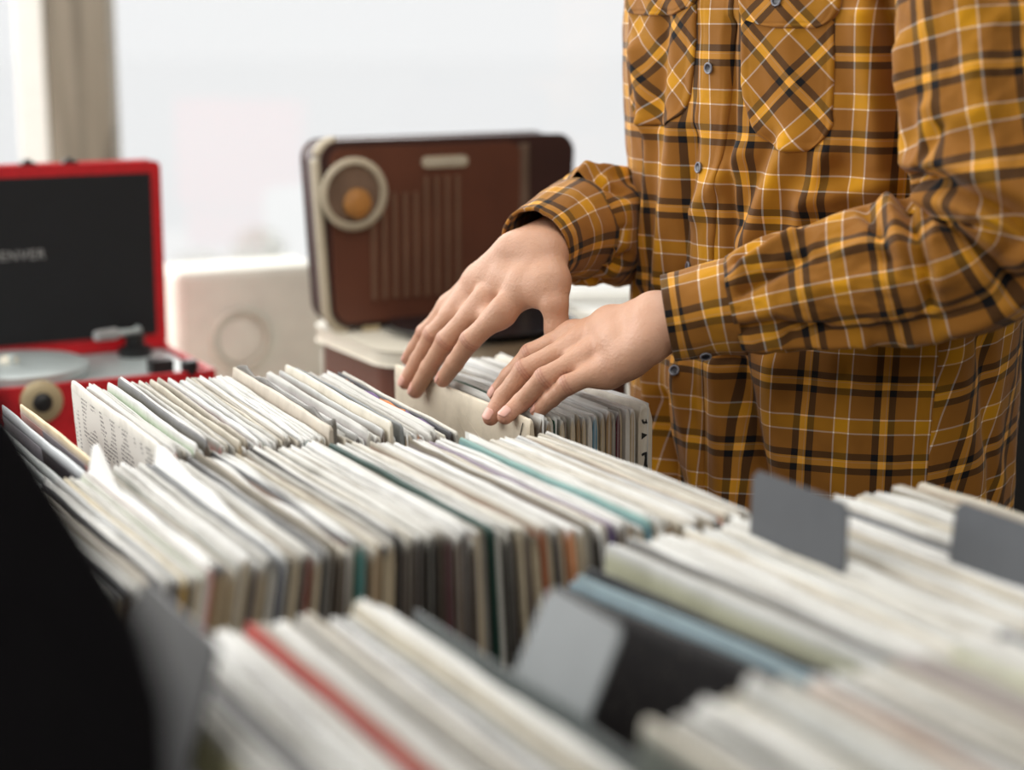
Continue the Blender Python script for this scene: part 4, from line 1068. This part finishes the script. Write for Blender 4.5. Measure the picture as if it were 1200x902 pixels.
# button strip
patch('button_strip', [(-60, 824, 865), (0, 821, 861), (100, 817, 855), (200, 808, 845), (300, 800, 837), (400, 792, 830), (470, 789, 828), (600, 789, 830)], .0030, nu=30, uoff=.012)
def button(x, y, r=.0058, up=.0045):
    p_, z_ = inv(x, y); P = shirt_surf(A([p_]), A([z_]), up)[0]
    q1 = shirt_surf(A([p_+.02]), A([z_]), up)[0]-P; q2 = shirt_surf(A([p_]), A([z_+.006]), up)[0]-P
    N = np.cross(q1, q2); N /= np.linalg.norm(N)
    if N@(CAM-P) < 0: N = -N
    return disc_button(P, N, r)
M['button'] = plain('dark_button', '20222c', .3); M['button_rim'] = plain('button_rim_grey', '7f808a', .3)
def disc_button(P, N, r):
    t = np.cross(N, A([0, 0, 1])); t /= np.linalg.norm(t); b = np.cross(N, t)
    V = []; prof = [(r*.7, -.001), (r, .0004), (r*.97, .0014), (r*.80, .0018), (r*.70, .0010), (r*.2, .0009)]; n = 28; F = []
    for rr, h_ in prof:
        for k_ in range(n): a = 2*math.pi*k_/n; V.append(P+t*rr*math.cos(a)+b*rr*math.sin(a)+N*h_)
    mi = []
    for i in range(len(prof)-1):
        for k_ in range(n): F.append((i*n+k_, i*n+(k_+1) % n, (i+1)*n+(k_+1) % n, (i+1)*n+k_)); mi.append(1 if i in (1, 2, 3) else 0)
    F += [tuple(range(n-1, -1, -1)), tuple((len(prof)-1)*n+k_ for k_ in range(n))]; mi += [0, 0]
    return mesh('button', V, F, [M['button'], M['button_rim']], person, True, mi=mi)
for x, y in ((835, 80), (821, 196), (806, 312), (803, 433)): button(x, y)
button(916, 1, .0056, .0068)
button(783, -22, .0056, .0068)

# ---- sleeves: cloth tubes around the arm's line
def tube_cloth(name, ctrl, nS=240, nA=150, folds=(), seed=0, amp=.004, uvo=(0, 0), th=.0016, closed0=False, squash=None, pxf=(), rotuv=0.0, circ=None, twist=0.0):
    """ctrl: (point, radius across, radius up) rows; s runs from first to last; thickness shows at the first end"""
    P = A([c[0] for c in ctrl]); r1 = A([c[1] for c in ctrl]); r2 = A([c[2] for c in ctrl])
    d = np.r_[0, np.cumsum(np.linalg.norm(np.diff(P, axis=0), axis=1))]; d /= d[-1]
    t = np.linspace(0, 1, nS)
    def cr(vals):
        vals = A(vals, ) if vals.ndim > 1 else A(vals)[:, None]
        out = np.zeros((nS, vals.shape[1]))
        m = np.zeros_like(vals)
        for i in range(len(vals)):
            a, b = max(i-1, 0), min(i+1, len(vals)-1); m[i] = (vals[b]-vals[a])/(d[b]-d[a])
        for q, tt in enumerate(t):
            i = min(np.searchsorted(d, tt, side='right')-1, len(d)-2); hh = d[i+1]-d[i]; x = (tt-d[i])/hh
            out[q] = (2*x**3-3*x**2+1)*vals[i]+(x**3-2*x**2+x)*hh*m[i]+(-2*x**3+3*x**2)*vals[i+1]+(x**3-x**2)*hh*m[i+1]
        return out
    Q = cr(P); R1 = cr(r1)[:, 0]; R2 = cr(r2)[:, 0]
    T = np.gradient(Q, axis=0); T /= np.linalg.norm(T, axis=1)[:, None]
    S = np.r_[0, np.cumsum(np.linalg.norm(np.diff(Q, axis=0), axis=1))]
    # frame transported along the line; start frame: 'up' as close to world up as can be
    U = np.zeros_like(Q); u = A([0, 0, 1.])-T[0]*T[0][2]; u /= np.linalg.norm(u)
    for i in range(nS):
        u = u-T[i]*(u@T[i]); u /= np.linalg.norm(u); U[i] = u
    X = np.cross(T, U)
    an = np.linspace(0, 2*math.pi, nA+1); AN, SS = np.meshgrid(an, S, indexing='xy')
    circ = circ or 2*math.pi*float(np.mean(R1+R2)/2)
    D = amp*vnoise(np.cos(AN)*1.6+seed, SS*14+np.sin(AN)*1.6, seed)+amp*.55*vnoise(np.cos(AN)*3+9, SS*38+np.sin(AN)*3, seed+1)+amp*.2*vnoise(np.cos(AN)*7+SS*30, SS*75+np.sin(AN)*7, seed+2)
    folds = list(folds)
    if pxf:
        Nb = U[:, None]*np.cos(AN)[..., None]+X[:, None]*np.sin(AN)[..., None]
        Vb = Q[:, None]+U[:, None]*(R2[:, None]*np.cos(AN))[..., None]+X[:, None]*(R1[:, None]*np.sin(AN))[..., None]
        gx, gy = px_of(Vb); vis = ((Vb-CAM)*Nb).sum(-1) < 0
        def look(x, y):
            i = np.unravel_index(np.argmin((gx-x)**2+(gy-y)**2+np.where(vis, 0, 1e9)), gx.shape); return math.degrees(AN[i]), SS[i]
        for path, w_, h_ in pxf:
            q = [look(*p) for p in path]
            for (a0, s0), (a1, s1) in zip(q, q[1:]):
                if a1-a0 > 180: a1 -= 360
                if a0-a1 > 180: a1 += 360
                folds.append((a0, s0, a1, s1, w_, h_))
    groups_ = {}
    for (a0, s0, a1, s1, w_, h_) in folds:                           # angle (deg), distance along (m)
        a0, a1 = math.radians(a0), math.radians(a1); rm = circ/(2*math.pi)
        best = None
        for k_ in (-1, 0, 1):
            ux = (AN+2*math.pi*k_-a0)*rm; uy = SS-s0; dx = (a1-a0)*rm; dy = s1-s0; L2 = dx*dx+dy*dy+1e-9
            tt = np.clip((ux*dx+uy*dy)/L2, 0, 1); dd = np.hypot(ux-tt*dx, uy-tt*dy); best = dd if best is None else np.minimum(best, dd)
        key = (w_, h_, len(groups_) if not pxf else (w_, h_)); prev = groups_.get((w_, h_))
        groups_[(w_, h_)] = best if prev is None or not pxf else np.minimum(prev, best)
        if not pxf: D = D+h_*np.exp(-(best/w_)**2)
    if pxf:
        for (w_, h_), b_ in groups_.items(): D = D+h_*np.exp(-(b_/w_)**2)
    Vt = Q[:, None]+U[:, None]*((R2[:, None]+D)*np.cos(AN))[..., None]+X[:, None]*((R1[:, None]+D)*np.sin(AN))[..., None]
    Vi = Q[:, None]+U[:, None]*((R2[:, None]+D-th)*np.cos(AN))[..., None]+X[:, None]*((R1[:, None]+D-th)*np.sin(AN))[..., None]
    u_ = AN/(2*math.pi)*circ; v_ = SS
    if rotuv: u_, v_ = u_*math.cos(rotuv)-v_*math.sin(rotuv), u_*math.sin(rotuv)+v_*math.cos(rotuv)
    uv = np.stack([v_+uvo[0], u_+uvo[1]], -1).reshape(-1, 2)
    n, m = nS, nA+1; k_ = n*m; F = grid_faces(n, m)
    e = np.arange(m-1); s1_ = np.stack([e, e+1, e+1+k_, e+k_], 1); b_ = (n-1)*m; s2_ = np.stack([b_+e, b_+e+k_, b_+e+1+k_, b_+e+1], 1)
    o = mesh(name, np.concatenate([Vt.reshape(-1, 3), Vi.reshape(-1, 3)]), np.concatenate([F, F[:, ::-1]+k_, s1_, s2_]).tolist(), M['plaid'], person, True, uv=np.concatenate([uv, uv]))
    return o, (Q, U, X, R1, R2, S)
# left sleeve, from the cuff seam up to the shoulder
cuffL = [(atd(783, 373, 1.642), .042, .0405), (atd(805, 369, 1.640), .043, .0415), (atd(840, 361, 1.634), .044, .0430), (atd(868, 357, 1.630), .045, .0465)]
tube_cloth('cuff', cuffL, 60, 120, amp=.0012, seed=4, th=.0035, uvo=(-.010, .018), circ=.25)
slL = [(atd(863, 357, 1.630), .045, .047), (atd(880, 353, 1.627), .050, .0525), (atd(925, 343, 1.618), .052, .056), (atd(1000, 328, 1.600), .056, .061), (atd(1075, 315, 1.580), .060, .063),
       (atd(1135, 300, 1.562), .064, .066), (atd(1172, 268, 1.553), .067, .070), (atd(1172, 205, 1.555), .066, .074), (atd(1160, 130, 1.570), .066, .074), (atd(1152, 40, 1.590), .068, .074), (atd(1146, -60, 1.622), .072, .072), (PB(.02, .15, 1.46), .06, .05)]
Lp = [(((1068, 205), (1110, 214), (1160, 238), (1205, 268)), .0075, -.020), (((1072, 222), (1100, 250), (1130, 280), (1165, 310), (1195, 345)), .0070, -.017),
      (((1075, 195), (1120, 202), (1170, 222), (1205, 246)), .014, .014), (((1085, 228), (1130, 243), (1175, 262), (1205, 290)), .011, .012), (((1105, 240), (1150, 262), (1185, 290)), .0062, -.010),
      (((1058, 232), (1070, 275), (1085, 320), (1088, 360)), .0066, -.011), (((1075, 245), (1095, 285), (1105, 330)), .012, .009), (((1040, 238), (1052, 268), (1062, 305)), .010, .008), (((1015, 248), (1030, 270), (1040, 300)), .0064, -.009),
      (((868, 340), (905, 318), (940, 300)), .0072, -.010), (((872, 312), (905, 290), (930, 280)), .0078, .010), (((866, 300), (890, 292)), .0052, -.007), (((868, 386), (910, 380), (960, 388)), .0071, -.008), (((870, 403), (930, 402), (1010, 398)), .0081, .008),
      (((980, 290), (1040, 288), (1070, 290)), .0091, .006), (((930, 395), (1020, 392), (1100, 375), (1170, 350)), .0101, -.007), (((1070, 395), (1130, 380), (1190, 352)), .0111, .008),
      (((1058, 60), (1062, 130), (1060, 200)), .0121, .009), (((1085, 130), (1092, 195)), .0092, .008), (((1100, 150), (1085, 208)), .0056, -.008), (((1140, 0), (1150, 120)), .016, .005), (((1180, 40), (1190, 200)), .0122, -.005)]
tube_cloth('sleeve', slL, 520, 240, pxf=Lp, amp=.0045, seed=7, uvo=(.007, .018), circ=.40)
# right sleeve
cR = [(atd(627, 288, 1.805), .041, .040), (atd(640, 281, 1.822), .042, .042), (atd(660, 272, 1.852), .046, .048), (atd(676, 268, 1.878), .050, .054)]
tube_cloth('cuff', cR, 60, 120, amp=.0015, seed=14, th=.0035, uvo=(-.012, .0), circ=.27)
slR = [(atd(672, 268, 1.873), .048, .051), (atd(682, 268, 1.888), .056, .061), (atd(700, 266, 1.915), .058, .062), (atd(735, 262, 1.965), .060, .062), (PB(-.04, -.245, 1.125), .060, .060), (PB(-.045, -.222, 1.19), .060, .060), (PB(-.03, -.19, 1.30), .062, .060), (PB(-.01, -.15, 1.45), .06, .05)]
tube_cloth('sleeve', slR, 300, 160, pxf=[(((645, 222), (690, 214), (730, 222)), .0080, -.010), (((640, 212), (690, 200), (735, 205)), .0085, .009), (((660, 235), (700, 232), (722, 260)), .0070, .009), (((685, 240), (712, 262), (720, 300)), .0060, -.009), (((676, 300), (700, 310), (735, 300)), .0072, -.009), (((675, 285), (705, 290)), .0075, .007), (((675, 325), (710, 330)), .0065, -.007)], amp=.005, seed=17, uvo=(.02, .01), circ=.40)
# collar
cz = [(PB(.075*math.cos(a), .072*math.sin(a), 1.495+.012*math.cos(a)*-1)) for a in np.linspace(.35, 2*math.pi-.35, 40)]
V = []; 
for i, a in enumerate(np.linspace(.35, 2*math.pi-.35, 40)):
    for rr, z in ((.072, 1.485), (.066, 1.53), (.070, 1.535), (.092, 1.50), (.098, 1.478)): V.append(PB(rr*1.05*math.cos(a)-.005, rr*math.sin(a), z-.02*math.cos(a)))
F = [(i*5+j, (i+1)*5+j, (i+1)*5+j+1, i*5+j+1) for i in range(39) for j in range(4)]
uv = [((i//5)*.012, (i % 5)*.02) for i in range(200)]
mesh('collar', V, F, M['plaid'], person, True, uv=uv)
# cuff button
Pq, N_ = atd(827, 417, 1.612), A([0, -.72, -.69]); disc_button(Pq, N_/np.linalg.norm(N_), .0056)
